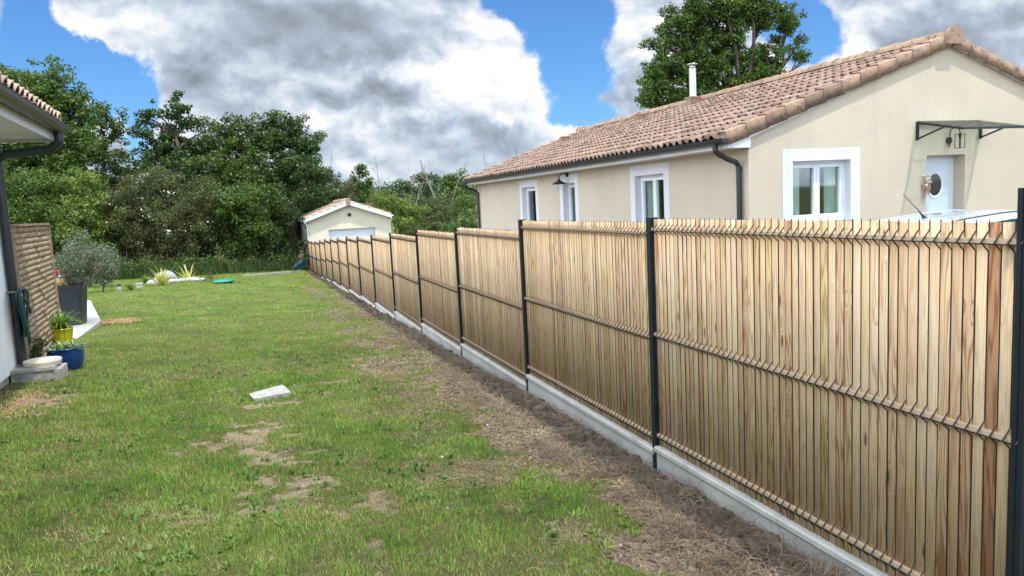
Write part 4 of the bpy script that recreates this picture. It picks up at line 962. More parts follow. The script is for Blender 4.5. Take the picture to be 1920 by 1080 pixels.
def blades(c, n, length, wid, spread, rg, droop=.6, up=(0, 0, 1)):
    """arching strap leaves from one root; islands of 2*(m+1) verts"""
    m_ = 6; V = []
    for i in range(n):
        a = rg.uniform(0, 2 * math.pi); L_ = length * rg.uniform(.65, 1.1); tilt = spread * rg.uniform(.1, 1.0); dr_ = droop * rg.uniform(.4, 1.2)
        dir_ = np.array([math.cos(a), math.sin(a), 0]); side = np.array([-math.sin(a), math.cos(a), 0]); P_ = []
        p_ = np.array(c, float) + dir_ * .02 * rg.random(); th = tilt
        for j in range(m_ + 1):
            w_ = wid * (1 - (j / m_) ** 2.2) * (.6 + .4 * min(1, j / 1.5)) / 2 + .0005
            P_ += [p_ - side * w_, p_ + side * w_]
            p_ = p_ + (dir_ * math.sin(th) + np.array([0, 0, math.cos(th)])) * L_ / m_; th += dr_ / m_ * (1 + j * .3)
        V.append(P_)
    return np.array(V), 2 * (m_ + 1), [(2 * j, 2 * j + 1, 2 * j + 3, 2 * j + 2) for j in range(m_)]
rg = np.random.default_rng(77)
# blue bowl
x, y = -2.40, 10.55; z = gq(x, y)
bp = thing('potted_succulent', 'round glossy blue pot with pale green trailing leaves by the woven screen', 'plant pot', (x, y, z))
MB().lathe([(0, -.02), (.15, -.02), (.175, .04), (.20, .13), (.208, .20), (.204, .262), (.214, .272), (.214, .285), (.196, .285), (.185, .25), (0, .245)], (0, 0, 0), 36).build('pot', MT['blue'], bp, smooth=True)
MB().lathe([(0, .262), (.19, .256)], (0, 0, 0), 24).build('soil', MT['soilpot'], bp)
V, m_, fc = blades((0, 0, .22), 150, .20, .035, 1.45, rg, .5); V[:, :, 0] += rg.uniform(-.13, .13, (len(V), 1)); V[:, :, 1] += rg.uniform(-.13, .13, (len(V), 1)); V[:, :, 2] = .24 + (V[:, :, 2] - .2) * .6
fastmesh('foliage', V, m_, MT['succulent'], bp, fc)
# creeping weed beside
iv = MB(); x, y = -2.66, 10.42
V = np.concatenate([leaves(30, .05, rg, np.array([x + rg.normal(0, .03), y + rg.normal(0, .04), gq(x, y) + h_]), np.array([.06, .08, .05])) for h_ in np.linspace(.02, .40, 16)])
tag(fastmesh('creeping_plant', V, 4, MT['oak2']), 'thin green creeper climbing the foot of the woven screen beside the blue pot', 'plant')
# yellow pot
x, y = -2.86, 12.45; z = gq(x, y)
yp = thing('potted_agapanthus', 'bright yellow pot holding strappy bright green leaves beside the screen edge', 'plant pot', (x, y, z))
MB().lathe([(0, 0), (.10, 0), (.115, .05), (.15, .24), (.158, .31), (.168, .32), (.168, .335), (.15, .335), (.14, .29), (0, .28)], (0, 0, 0), 32).build('pot', MT['yellow'], yp, smooth=True)
MB().lathe([(0, .302), (.142, .30)], (0, 0, 0), 20).build('soil', MT['soilpot'], yp)
V, m_, fc = blades((0, 0, .29), 110, .44, .028, .85, rg, 1.5); fastmesh('foliage', V, m_, MT['strap'], yp, fc)
# tall planter with an olive tree
x, y = -3.36, 15.75; z = zt
op = thing('potted_olive', 'tall square anthracite planter with a silvery olive tree on the terrace corner', 'plant pot', (x, y, z), rz=rad(-6))
def sqpot(b, h, a0, a1):
    def rr(a, z_, c=.03): return [(a - c, -a, z_), (a, -a + c, z_), (a, a - c, z_), (a - c, a, z_), (-a + c, a, z_), (-a, a - c, z_), (-a, -a + c, z_), (-a + c, -a, z_)]
    R_ = [rr(a0, 0), rr(a1, h - .03), rr(a1 + .008, h - .03), rr(a1 + .008, h), rr(a1 - .022, h), rr(a1 - .03, h - .06)]
    V = [p for q in R_ for p in q]; b.add(V, [(i * 8 + j, i * 8 + (j + 1) % 8, (i + 1) * 8 + (j + 1) % 8, (i + 1) * 8 + j) for i in range(5) for j in range(8)]); b.poly(R_[0]); return b
sqpot(MB(), .74, .155, .215).build('pot', MT['planter'], op)
MB().box((-.19, -.19, .66), (.19, .19, .69)).build('soil', MT['soilpot'], op)
V, m_, fc = blades((0, 0, .68), 60, .18, .02, 1.2, rg, .8); V[:, :, 0] += rg.uniform(-.16, .16, (len(V), 1)); V[:, :, 1] += rg.uniform(-.16, .16, (len(V), 1)); fastmesh('underplanting', V, m_, leafmat('purple_leaves', [(.05, .03, .05), (.09, .06, .09), (.14, .14, .10), (.2, .2, .15)]), op, fc)

# ------------------------------------------------------------------ trees
def limb_path(a, b, rgl, wob=.12, n=6, lift=.15):
    a = np.array(a, float); b = np.array(b, float); L_ = np.linalg.norm(b - a); pts = []
    o1 = rgl.normal(size=3) * wob * L_
    for i in range(n + 1):
        t = i / n; pts.append(a + (b - a) * t + o1 * math.sin(math.pi * t) + np.array([0, 0, lift * L_ * math.sin(math.pi * t)]) + rgl.normal(size=3) * .012 * L_ * (0 < i < n))
    return pts
def tree(name, label, cat, base, lobes, mat, leaf=.14, dens=1., clr=.42, per=95, trunk=.2, group=None, seed=1, up=.6, wid=.62, barkm='bark', twigs=4, flowers=0, trunk_top=None, extra=None):
    """lobes: list of (centre, radii) in world space. Limbs reach every lobe; leaf clumps fill it unevenly."""
    rgl = np.random.default_rng(seed); base = np.array(base, float)
    root = thing(name, label, cat, tuple(base), group)
    tr = MB(); V = []; cs = np.array([l[0] for l in lobes]); lowest = cs[:, 2].min(); cen = cs.mean(0)
    tt = np.array(trunk_top if trunk_top is not None else (cen[0], cen[1], cen[2] + .35 * (cs[:, 2].max() - cen[2])), float)
    tp = limb_path(base - (0, 0, .3), tt, rgl, .03, 10, 0); tr.tube([p_ - base for p_ in tp], list(np.linspace(trunk, trunk * .28, 11)), 8)
    fl = []
    for (c, r3) in lobes:
        c = np.array(c, float); r3 = np.array(r3, float) * 1.08
        j = min(range(3, 10), key=lambda q: abs(tp[q][2] - (c[2] - .35 * np.hypot(*(c - tp[q])[:2]) - r3[2] * .5)))
        pth = limb_path(tp[j], c, rgl, .08, 5, .05); tr.tube([p_ - base for p_ in pth], list(np.linspace(trunk * .30, trunk * .08, 6)), 6)
        n = max(4, int(dens * r3[0] * r3[1] * r3[2] * 4.19 / (clr ** 3 * 4.19) * 1.9))
        d = rgl.normal(size=(n, 3)); d /= np.linalg.norm(d, axis=1)[:, None]
        cc = c + d * (rgl.random((n, 1)) ** .42) * r3 * rgl.uniform(.85, 1.12, (n, 1))
        for i in range(n):
            s_ = clr * rgl.uniform(.55, 1.25); m_ = int(per * rgl.uniform(.6, 1.3) * (s_ / clr) ** 2)
            V.append(leaves(m_, leaf, rgl, cc[i] - base, np.array([s_, s_, s_ * .75]), up, wid))
            if i < twigs * 3:
                tr.tube([p_ - base for p_ in limb_path(c + (pth[3] - c) * rgl.uniform(0, .8), cc[i], rgl, .08, 3, .03)], [trunk * .09, trunk * .07, trunk * .05, trunk * .02], 4)
            if flowers and rgl.random() < flowers and (cc[i] - c)[1] < .3 * r3[1]:
                fl.append(leaves(int(26 * rgl.random()) + 4, .085, rgl, cc[i] - base + (0, -s_ * .6, .1), np.array([s_, s_ * .5, s_ * .5]), .8, .9))
    tr.build('trunk', MT[barkm], root, smooth=True)
    fastmesh('crown', np.concatenate(V), 4, mat, root)
    if fl: fastmesh('blossom', np.concatenate(fl), 4, MT['blossom'], root)
    return root
def lb(px, py, rx, ry, Yd, ky=1.):
    c = at(px, py, Yd); s_ = (RM[2] @ c) / F
    return (c, np.array([rx * s_, max(rx, ry) * s_ * ky, ry * s_]))
def gb(px, Yd):            # foot of a tree seen in column px at distance Yd
    c = at(px, 480, Yd); return (c[0], Yd, float(terrain(c[0], Yd)))
WOOD = 'trees of the wood behind the lawn'
tree('oak_tree', 'tallest broad green oak at far left, rising behind the white house eaves', 'tree', gb(70, 46), [lb(40, 190, 70, 55, 45), lb(100, 165, 55, 48, 46), lb(5, 165, 45, 45, 46), lb(135, 215, 45, 40, 46), lb(60, 255, 85, 55, 45), lb(140, 275, 55, 45, 44), lb(20, 320, 70, 50, 45), lb(-60, 200, 70, 70, 46), lb(-120, 280, 80, 80, 46), lb(110, 330, 70, 50, 44)],
     MT['oak'], .17, .82, .46, 85, .38, WOOD, 11, flowers=0)
tree('slender_tree', 'thin airy green tree with gaps, between the left oak and the spiky-topped tree', 'tree', gb(200, 49), [lb(185, 230, 28, 26, 49), lb(212, 225, 24, 30, 49), lb(225, 255, 18, 22, 49), lb(180, 270, 34, 30, 49), lb(205, 310, 36, 34, 49), lb(165, 245, 24, 24, 49)],
     MT['oak2'], .17, .52, .40, 70, .22, WOOD, 12)
tree('spiky_tree', 'dark green tree with open spiky top and sky gaps, left of the rounded wood', 'tree', gb(330, 47), [lb(292, 208, 13, 24, 47), lb(268, 218, 14, 18, 47), lb(332, 200, 16, 28, 47), lb(350, 225, 26, 26, 47), lb(312, 240, 28, 26, 47), lb(272, 252, 24, 28, 47), lb(388, 245, 22, 22, 47), lb(340, 268, 40, 24, 47), lb(290, 290, 40, 26, 47), lb(370, 285, 34, 26, 47), lb(330, 320, 60, 30, 46)],
     MT['acacia'], .18, .62, .38, 80, .26, WOOD, 13)
tree('ash_tree', 'dense dark tree with rounded uneven top, left half of the tall clump behind hawthorn', 'tree', gb(450, 46), [lb(442, 232, 26, 26, 46), lb(470, 228, 20, 22, 46), lb(420, 265, 34, 34, 46), lb(460, 275, 42, 36, 46), lb(500, 262, 30, 34, 46), lb(410, 320, 50, 34, 45), lb(470, 325, 52, 38, 45)],
     MT['oak2'], .17, .85, .42, 85, .30, WOOD, 14)
tree('field_maple', 'dense dark tree with knobbly right edge, right half of the tall clump', 'tree', gb(550, 46), [lb(508, 226, 20, 18, 46), lb(528, 240, 28, 28, 46), lb(560, 235, 22, 26, 46), lb(545, 275, 44, 34, 46), lb(585, 285, 24, 28, 46), lb(598, 262, 11, 14, 46), lb(540, 325, 55, 36, 45), lb(590, 330, 32, 32, 45), lb(585, 375, 34, 34, 56)],
     MT['acacia'], .17, .85, .42, 85, .30, WOOD, 15)
tree('young_ash', 'small upright young tree standing alone behind the garage ridge', 'tree', gb(672, 55), [lb(672, 312, 8, 14, 55), lb(682, 325, 10, 12, 55), lb(664, 332, 13, 14, 55), lb(678, 350, 20, 14, 55), lb(655, 352, 12, 12, 55), lb(668, 372, 26, 16, 55), lb(690, 345, 9, 7, 55)],
     MT['oak'], .17, .7, .36, 75, .13, WOOD, 16)
# belt of shrubs in front of the wood
BR = 'shrubs along the back of the lawn'
def shrub(name, label, px, Yd, lobes, mat, seed, **kw):
    kw = {**dict(leaf=.12, dens=.8, clr=.40, per=100, trunk=.09, group=BR), **kw}
    return tree(name, label, 'shrub', gb(px, Yd), lobes, mat, seed=seed, **kw)
shrub('green_shrub', 'mid green shrub rising over the woven screen at far left', 60, 40, [lb(50, 360, 60, 50, 40), lb(60, 430, 70, 55, 39), lb(110, 470, 50, 45, 39), lb(-20, 400, 60, 80, 40)], MT['oak'], 31)
shrub('olive_green_shrub', 'yellowish green shrub between the far-left shrub and the flowering hawthorn', 150, 41, [lb(150, 350, 50, 34, 41), lb(125, 400, 50, 40, 40), lb(180, 400, 50, 45, 40), lb(160, 455, 60, 45, 39)], MT['bright'], 32, dens=.75)
shrub('hawthorn', 'large brownish green hawthorn dotted with white blossom behind the wire fence', 310, 42, [lb(225, 375, 52, 45, 41), lb(290, 355, 60, 38, 42), lb(355, 365, 55, 40, 42), lb(250, 430, 60, 50, 40.5), lb(330, 420, 66, 48, 40.5), lb(210, 470, 40, 34, 40), lb(300, 465, 60, 30, 40.5), lb(390, 400, 40, 50, 41)], MT['olivebush'], 33, flowers=.05, leaf=.10, per=110)
shrub('laurel_shrub', 'fresh green rounded shrub at the centre of the back hedge', 460, 42, [lb(440, 380, 50, 40, 41), lb(480, 375, 48, 36, 42.5), lb(455, 425, 50, 45, 41.5), lb(485, 430, 38, 42, 41.5), lb(455, 460, 50, 24, 41.5)], MT['oak'], 34, leaf=.14)
shrub('dark_shrub', 'dark green shrub beside the garage left wall', 560, 44, [lb(520, 380, 34, 40, 43), lb(515, 430, 26, 40, 43), lb(505, 460, 26, 30, 42), lb(560, 380, 34, 34, 53), lb(575, 425, 30, 40, 54), lb(620, 365, 30, 30, 54), lb(600, 345, 30, 26, 53), lb(540, 450, 26, 36, 51)], MT['acacia'], 35)
shrub('grey_willow', 'grey-green willow bush just behind the garage roof left slope', 628, 53, [lb(622, 335, 20, 22, 53), lb(640, 350, 22, 24, 53), lb(612, 365, 24, 24, 53), lb(650, 380, 30, 22, 53)], MT['olivebush'], 36, dens=.6)
# filling backs of the wood so that no sky leaks through at the bottom
tree('hazel_thicket', 'shaded hazel thicket filling the gap beneath the tall trees', 'tree', gb(350, 50), [lb(100, 400, 120, 70, 51), lb(260, 390, 110, 70, 51), lb(420, 390, 110, 70, 51), lb(560, 400, 90, 70, 51), lb(-60, 400, 120, 90, 51)], MT['acacia'], .22, .55, .55, 75, .12, WOOD, 17)
tree('holly_thicket', 'dark shaded thicket along the foot of the hedge behind the wire fence', 'tree', gb(300, 43), [lb(px_, 470 - px_ * .01, 50, 38, 42.5) for px_ in range(-60, 530, 58)], MT['acacia'], .15, .45, .45, 75, .06, WOOD, 18)
# brambles and scrub between garage and neighbour house
SC = 'scrub between the garage and the house'
for i, (nm, lab, px, Yd, lo, mt_) in enumerate([
    ('bramble_bush', 'yellow-green bramble bush just right of the garage roof', 745, 54, [lb(735, 385, 34, 22, 54), lb(765, 400, 34, 26, 53), lb(775, 430, 34, 20, 52), lb(710, 370, 26, 16, 56)], MT['bright']),
    ('bramble_bush', 'sunlit bramble bush in the middle of the scrub below the dead tree', 820, 56, [lb(800, 388, 34, 18, 58), lb(835, 385, 34, 16, 58), lb(815, 410, 44, 22, 54), lb(800, 435, 40, 16, 50)], MT['olivebush']),
    ('bramble_bush', 'dark bramble bush against the downpipe at the far house corner', 870, 46, [lb(870, 395, 26, 26, 46), lb(858, 425, 34, 18, 44), lb(885, 420, 20, 24, 44)], MT['oak'])]):
    shrub(nm, lab, px, Yd, lo, mt_, 41 + i, group=SC, leaf=.14)
tree('round_tree', 'round leafy tree beyond the scrub at the left end of the house roof', 'tree', gb(862, 70), [lb(850, 338, 22, 18, 70), lb(872, 345, 18, 20, 70), lb(835, 350, 18, 16, 70), lb(860, 370, 34, 20, 68)], MT['oak'], .24, .9, .55, 80, .25, 'distant trees beyond the scrub', 51)
tree('far_oak', 'dark distant tree standing behind the bare dead tree', 'tree', gb(795, 110), [lb(782, 338, 12, 10, 110), lb(802, 336, 14, 12, 110), lb(820, 342, 12, 10, 110), lb(796, 356, 26, 12, 110)], MT['farleaf'], .40, .9, .9, 80, .3, 'distant trees beyond the scrub', 52)
tree('far_oak', 'dark distant tree left of the dead tree on the field edge', 'tree', gb(750, 120), [lb(742, 352, 14, 9, 120), lb(762, 350, 14, 10, 120), lb(725, 356, 14, 8, 120), lb(775, 358, 12, 8, 120)], MT['farleaf'], .42, .9, .9, 80, .3, 'distant trees beyond the scrub', 53)
# big tree behind the neighbour's roof
YT = 37.
tree('big_oak', 'large spreading oak with open branches behind the tiled roof of the house', 'tree', (at(1370, 200, YT)[0], YT, -2.6),
     [lb(1330, 20, 52, 36, YT), lb(1400, 5, 48, 34, YT), lb(1270, 40, 34, 30, YT), lb(1300, 75, 44, 34, YT), lb(1360, 70, 36, 38, YT), lb(1435, 30, 38, 26, YT), lb(1480, 30, 28, 24, YT), lb(1245, 85, 26, 16, YT), lb(1218, 82, 14, 8, YT), lb(1255, 130, 46, 30, YT), lb(1225, 165, 34, 26, YT), lb(1320, 130, 50, 34, YT), lb(1395, 120, 26, 30, YT), lb(1440, 105, 34, 22, YT), lb(1490, 95, 20, 16, YT), lb(1470, 62, 20, 18, YT), lb(1503, 70, 9, 12, YT), lb(1510, 108, 12, 8, YT), lb(1380, 160, 46, 24, YT), lb(1290, 180, 50, 22, YT), lb(1215, 190, 22, 14, YT), lb(1340, -60, 70, 40, YT), lb(1420, -50, 50, 36, YT), lb(1430, 140, 34, 18, YT)],
     MT['oak'], .155, 1.15, .38, 95, .45, None, 61, twigs=5, trunk_top=at(1385, 175, YT))
# olive tree crown in the planter
rgo = np.random.default_rng(5); tr = MB(); V = []; base = np.array([-3.36, 15.75, zt])
for i in range(34):
    a = rgo.uniform(0, 6.28); rr2 = rgo.random() ** .6 * .60; top = np.array([rr2 * math.cos(a) * 1.15 + .12, rr2 * math.sin(a), .80 + rgo.uniform(.1, .72) * (1.1 - rr2 * .6)])
    pth = limb_path((0, 0, .66) if i % 3 else (0.05, 0, .9), top, rgo, .10, 6, .05); tr.tube(pth, list(np.linspace(.018, .004, 7)), 5)
    for j in range(5):
        c = pth[2 + j % 5] + rgo.normal(0, .06, 3); V.append(leaves(38, .055, rgo, c, np.array([.15, .15, .13]), .3, .28))
tr.build('trunk', MT['bark'], op); fastmesh('crown', np.concatenate(V), 4, MT['oliveleaf'], op)

# bare dead trees and twigs
def dead(root_xyz, top_xyz, rt, depth, seed, spread=.5, name='dead_tree', label='', cat='tree', group=None):
    rgl = np.random.default_rng(seed); base = np.array(root_xyz, float); root = thing(name, label, cat, tuple(base), group); b = MB()
    def grow(a, b_, r, d):
        pth = limb_path(a, b_, rgl, .05, 5, 0); b.tube([p_ - base for p_ in pth], list(np.linspace(r, r * .45, 6)), 5)
        if d == 0: return
        L_ = np.linalg.norm(np.array(b_) - np.array(a)); dv = (np.array(b_) - np.array(a)) / L_
        for i in range(3 if d > 1 else 4):
            s_ = pth[rgl.integers(2, 6)]; nd = dv + rgl.normal(0, spread, 3); nd[2] = abs(nd[2]) * .8; nd /= np.linalg.norm(nd)
            grow(s_, s_ + nd * L_ * rgl.uniform(.35, .6), r * .42, d - 1)
    grow(base, top_xyz, rt, depth); b.build('branches', MT['deadwood'], root); return root
dead(at(815, 372, 52), at(788, 300, 52), .075, 2, 71, .45, label='tall bare leaning dead tree above the scrub')
dead(at(845, 395, 50), at(865, 330, 50), .03, 2, 72, .5, label='thin bare dead stem at the right of the scrub near the house corner')
dead(at(780, 385, 50), at(795, 340, 50), .03, 2, 73, .8, label='low tangled bare dead tree in the middle of the scrub')
dead(at(712, 360, 54), at(706, 312, 54), .03, 2, 74, .35, label='thin bare sapling right of the young tree behind the garage')
dead(at(626, 340, 56), at(622, 300, 56), .03, 2, 75, .3, label='bare twiggy sapling left of the garage ridge against the sky')
dead(at(975, 330, 40), at(968, 268, 40), .018, 2, 76, .25, name='bare_sapling', label='bare twigs rising above the far part of the tiled roof', group=None)
dead(at(915, 345, 38), at(905, 290, 38), .018, 2, 77, .25, name='bare_sapling', label='bare twigs rising above the far eave corner of the tiled roof', group=None)
# distant woodland on the hill
rgf = np.random.default_rng(91); V = []
for i in range(900):
    xx = rgf.uniform(-60, 230); yy = rgf.uniform(215, 330); h_ = rgf.uniform(3, 8.5)
    V.append(leaves(46, 1.15, rgf, np.array([xx, yy, float(terrain(xx, yy)) + h_ * .55]), np.array([rgf.uniform(2.5, 4.5), 3.5, h_ * .5]), .6, .7))
tag(fastmesh('far_wood', np.concatenate(V), 4, MT['farleaf']), kind='stuff', label='dark band of distant woodland on the hill', cat='woodland')

# ------------------------------------------------------------------ low wire fence at the back
wf = thing('wire_fence', 'low dark wire mesh fence before the hedge at the back of the lawn', 'fence', (-8.5, 36.0, float(terrain(-8.5, 36)))); wi = np.array([-8.5, 36.0, float(terrain(-8.5, 36))])
P1 = np.array([-9.5, 33.8]); P2 = np.array([2.4, 42.6]); nP = 7; fp = [P1 + (P2 - P1) * i / (nP - 1) for i in range(nP)]
FH = 1.15
for q in fp:
    z = float(terrain(*q)); MB().tube([np.array([q[0], q[1], z - .2]) - wi, np.array([q[0], q[1], z + FH + .05]) - wi], .024, 6).build('post', MT['anth'], wf)
b = MB()
for i in range(nP - 1):
    a, c = fp[i], fp[i + 1]; za, zc = float(terrain(*a)), float(terrain(*c))
    for h_ in np.linspace(.08, FH, 9): b.tube([np.array([a[0], a[1], za + h_]) - wi, np.array([c[0], c[1], zc + h_]) - wi], .0035 if h_ < FH - .01 else .007, 3)
    for t in np.linspace(0, 1, 18): p_ = a + (c - a) * t; z = za + (zc - za) * t; b.tube([np.array([p_[0], p_[1], z]) - wi, np.array([p_[0], p_[1], z + FH]) - wi], .003, 3)
b.build('wire_mesh', MT['wire'], wf)

# ------------------------------------------------------------------ grass and ground cover
def bladeset(x, y, hgt, wid, rg, lean=.6, seg5=True):
    n = len(x); z = gz(x, y) - .004; a = rg.uniform(0, 2 * np.pi, n); th = np.abs(rg.normal(0, lean, n)).clip(0, 1.4)
    d = np.stack([np.cos(a), np.sin(a)], -1); fa = rg.uniform(0, 2 * np.pi, n); s_ = np.stack([np.cos(fa), np.sin(fa), 0 * a], -1) * wid[:, None] / 2
    p0 = np.stack([x, y, z], -1)
    m1 = p0 + np.stack([d[:, 0] * np.sin(th * .5), d[:, 1] * np.sin(th * .5), np.cos(th * .5)], -1) * hgt[:, None] * .55
    t2 = m1 + np.stack([d[:, 0] * np.sin(th * 1.25), d[:, 1] * np.sin(th * 1.25), np.cos(th * 1.25).clip(.02, 1)], -1) * hgt[:, None] * .5
    if seg5: return np.stack([p0 - s_, p0 + s_, m1 + s_ * .8, m1 - s_ * .8, t2], 1)
    return np.stack([p0 - s_, p0 + s_, t2], 1)
def inpoly_view(x, y, marg=60):
    z = gz(x, y); q = RM @ np.stack([x, y, z]); px = 960 + F * q[0] / q[2]; py = 540 + F * q[1] / q[2]
    return (px > -marg * 4) & (px < 1920 + marg) & (py < 1080 + marg * 2) & (q[2] > 0)
GREEN = []; DRY = []; G3 = []
obst = [(-3.4, 13.1, -11, 20.6)]
def sample(y0, y1, dens, rg):
    x0, x1 = -2.6 - .30 * y1, FX; n = int((x1 - x0) * (y1 - y0) * dens)
    x = rg.uniform(x0, x1, n); y = rg.uniform(y0, y1, n); k_ = inpoly_view(x, y); x, y = x[k_], y[k_]
    k_ = ~((y > 13.25) & (y < 20.5) & (x < -2.95 - (y - 16).clip(0) * .23)) & ~((x < -2.62 - (y - 10) * .05) & (y < 13.2)); return x[k_], y[k_]
rgg = np.random.default_rng(123)
bands = [(2.5, 4.6, 9000), (4.6, 6.5, 7500), (6.5, 9, 5200), (9, 13, 2900), (13, 19, 1500), (19, 28, 800), (28, 40, 420)]
for (y0, y1, dn) in bands:
    x, y = sample(y0, y1, dn, rgg); bb = bare(x, y); dist = np.hypot(x, y)
    clump = fbm(x, y, 7., 3, 60); tall = fbm(x, y, 1.7, 3, 61)
    keep = rgg.random(len(x)) < (1 - bb) ** 1.2 * (.35 + 1.0 * sst(clump, .3, .6)) + .03
    x, y, bb, dist, tall = x[keep], y[keep], bb[keep], dist[keep], tall[keep]
    hgt = (.015 + .032 * rgg.random(len(x)) ** 1.3 + .038 * sst(tall, .5, .75) * rgg.random(len(x))) * (1 - .45 * bb) * (1 + .012 * dist); wid = .0024 * (1 + .22 * (dist - 3).clip(0)) * rgg.uniform(.7, 1.4, len(x))
    (GREEN if y1 <= 9 else G3).append(bladeset(x, y, hgt, wid, rgg, .75, y1 <= 9))
    x, y = sample(y0, y1, dn * .20, rgg); bb = bare(x, y); dist = np.hypot(x, y)
    keep = rgg.random(len(x)) < (.14 + 1.1 * sst(fbm(x, y, 2.6, 3, 90), .5, .7) + 2.2 * bb * (1 - bb) + .25 * bb); x, y, dist = x[keep], y[keep], dist[keep]
    hgt = .018 + .035 * rgg.random(len(x)); DRY.append(bladeset(x, y, hgt, .0022 * (1 + .2 * (dist - 3).clip(0)) * np.ones(len(x)), rgg, 1.1))
tag(fastmesh('lawn_grass', np.concatenate(GREEN), 5, MT['grass'], None, [(0, 1, 2, 3), (3, 2, 4)]), 'short green lawn grass in the near part of the garden', 'grass', kind='stuff')
tag(fastmesh('lawn_grass', np.concatenate(G3), 3, MT['grass']), 'short green lawn grass in the far part of the garden', 'grass', kind='stuff')
tag(fastmesh('dry_grass', np.concatenate(DRY), 5, MT['drygrass'], None, [(0, 1, 2, 3), (3, 2, 4)]), 'pale dry grass stems among the lawn', 'grass', kind='stuff')
# root and straw litter lying on the soil strip
def litter(n, y0, y1, xa, xb, lmin, lmax, w_, rg, lift=.012):
    x = rg.uniform(xa, xb, n); y = y0 + (y1 - y0) * rg.random(n) ** 1.6; k_ = (rg.random(n) < bare(x, y) + .02) & inpoly_view(x, y) & (x < FX - .02); x, y = x[k_], y[k_]; n = len(x)
    a = rg.uniform(0, 2 * np.pi, n); L_ = rg.uniform(lmin, lmax, n) * rg.random(n) ** .5; bend = rg.normal(0, .7, n); w_ = w_ * rg.uniform(.5, 1.5, n) * (1 + .12 * (np.hypot(x, y) - 3)); P_ = []
    px, py = x.copy(), y.copy(); tilt = np.abs(rg.normal(0, .35, n)); zz = gz(x, y) + rg.uniform(0, lift, n)
    for j in range(4):
        s_ = np.stack([-np.sin(a), np.cos(a), 0 * a], -1) * w_[:, None] * .5; p_ = np.stack([px, py, np.maximum(zz, gz(px, py) + .002)], -1); P_ += [p_ - s_, p_ + s_]
        px = px + np.cos(a) * L_ / 3; py = py + np.sin(a) * L_ / 3; zz = zz + np.sin(tilt) * L_ / 3 * (1 if j < 1 else -.4); a = a + bend / 2
    return np.stack(P_, 1)
LF = [(0, 1, 3, 2), (2, 3, 5, 4), (4, 5, 7, 6)]
Lt = np.concatenate([litter(20000, 2.2, 9, 1.0, 2.45, .02, .08, .0023, rgg, .02), litter(14000, 9, 24, 1.2, 2.45, .04, .14, .005, rgg), litter(15000, 2.2, 14, 1.85, 2.45, .05, .20, .0025, rgg, .06), litter(9000, 3, 8, -1.2, 1.4, .02, .07, .002, rgg)])
tag(fastmesh('root_litter', Lt, 8, MT['litter'], None, LF), 'brown roots and dry stems strewn on the soil strip along the fence', 'litter', kind='stuff')
St = litter(380, 2.2, 12, 1.1, 2.4, .08, .26, .0022, rgg, .02)
tag(fastmesh('straw', St, 8, MT['drygrass'], None, LF), 'pale straw stalks lying on the bare soil', 'straw', kind='stuff')
V = []
for (hx, hy, hr, n_) in ((2.22, 3.35, .16, 420), (2.26, 3.05, .13, 300), (2.12, 3.75, .12, 260), (2.30, 3.95, .10, 260), (2.05, 4.25, .13, 240), (2.28, 4.75, .10, 220), (2.25, 5.6, .14, 260), (2.2, 6.7, .15, 240), (2.1, 7.9, .2, 260), (2.3, 2.75, .12, 300), (1.9, 3.2, .12, 160), (2.2, 9.4, .2, 240), (2.2, 11.3, .2, 220)):
    q = litter(n_ * 2, hy - hr, hy + hr, hx - hr, hx + hr, .05, .19, .0026, rgg, .005)
    c_ = q.mean(1); lift_ = .05 * np.exp(-((c_[:, 0] - hx) ** 2 + (c_[:, 1] - hy) ** 2) / (hr * .6) ** 2) * rgg.random(len(q)); q[:, :, 2] += lift_[:, None]; V.append(q)
tag(fastmesh('root_heaps', np.concatenate(V), 8, MT['litter'], None, LF), 'small tangled heaps of pulled roots against the concrete boards', 'litter', kind='stuff')
q = litter(160, 4.0, 4.45, 1.9, 2.2, .08, .24, .003, rgg, .05)
tag(fastmesh('straw_tuft', q, 8, MT['drygrass'], None, LF), 'pale tuft of dry straw on the soil left of the second post', 'straw', kind='stuff')
# soil clods and small stones
def lumps(n, y0, y1, xa, xb, smin, smax, rg, mat, name, lab, cat, cond=True, flat=.6):
    x = rg.uniform(xa, xb, n); y = y0 + (y1 - y0) * rg.random(n) ** 1.5; k_ = inpoly_view(x, y) & (rg.random(n) < bare(x, y) ** 1.5) & (x < FX - .03); x, y = x[k_], y[k_]; n = len(x)
    t = (1 + 5 ** .5) / 2; ico = np.array([(-1, t, 0), (1, t, 0), (-1, -t, 0), (1, -t, 0), (0, -1, t), (0, 1, t), (0, -1, -t), (0, 1, -t), (t, 0, -1), (t, 0, 1), (-t, 0, -1), (-t, 0, 1)]) / 1.9
    fc = [(0, 11, 5), (0, 5, 1), (0, 1, 7), (0, 7, 10), (0, 10, 11), (1, 5, 9), (5, 11, 4), (11, 10, 2), (10, 7, 6), (7, 1, 8), (3, 9, 4), (3, 4, 2), (3, 2, 6), (3, 6, 8), (3, 8, 9), (4, 9, 5), (2, 4, 11), (6, 2, 10), (8, 6, 7), (9, 8, 1)]
    s_ = smin + (smax - smin) * rg.random(n) ** 3; V = ico[None] * s_[:, None, None] * rg.uniform(.6, 1.35, (n, 12, 1)) * np.stack([rg.uniform(.7, 1.3, n), rg.uniform(.7, 1.3, n), np.full(n, flat)], -1)[:, None]
    V = V + np.stack([x, y, gz(x, y) + s_ * .15], -1)[:, None]
    return tag(fastmesh(name, V, 12, mat, None, fc), lab, cat, kind='stuff')
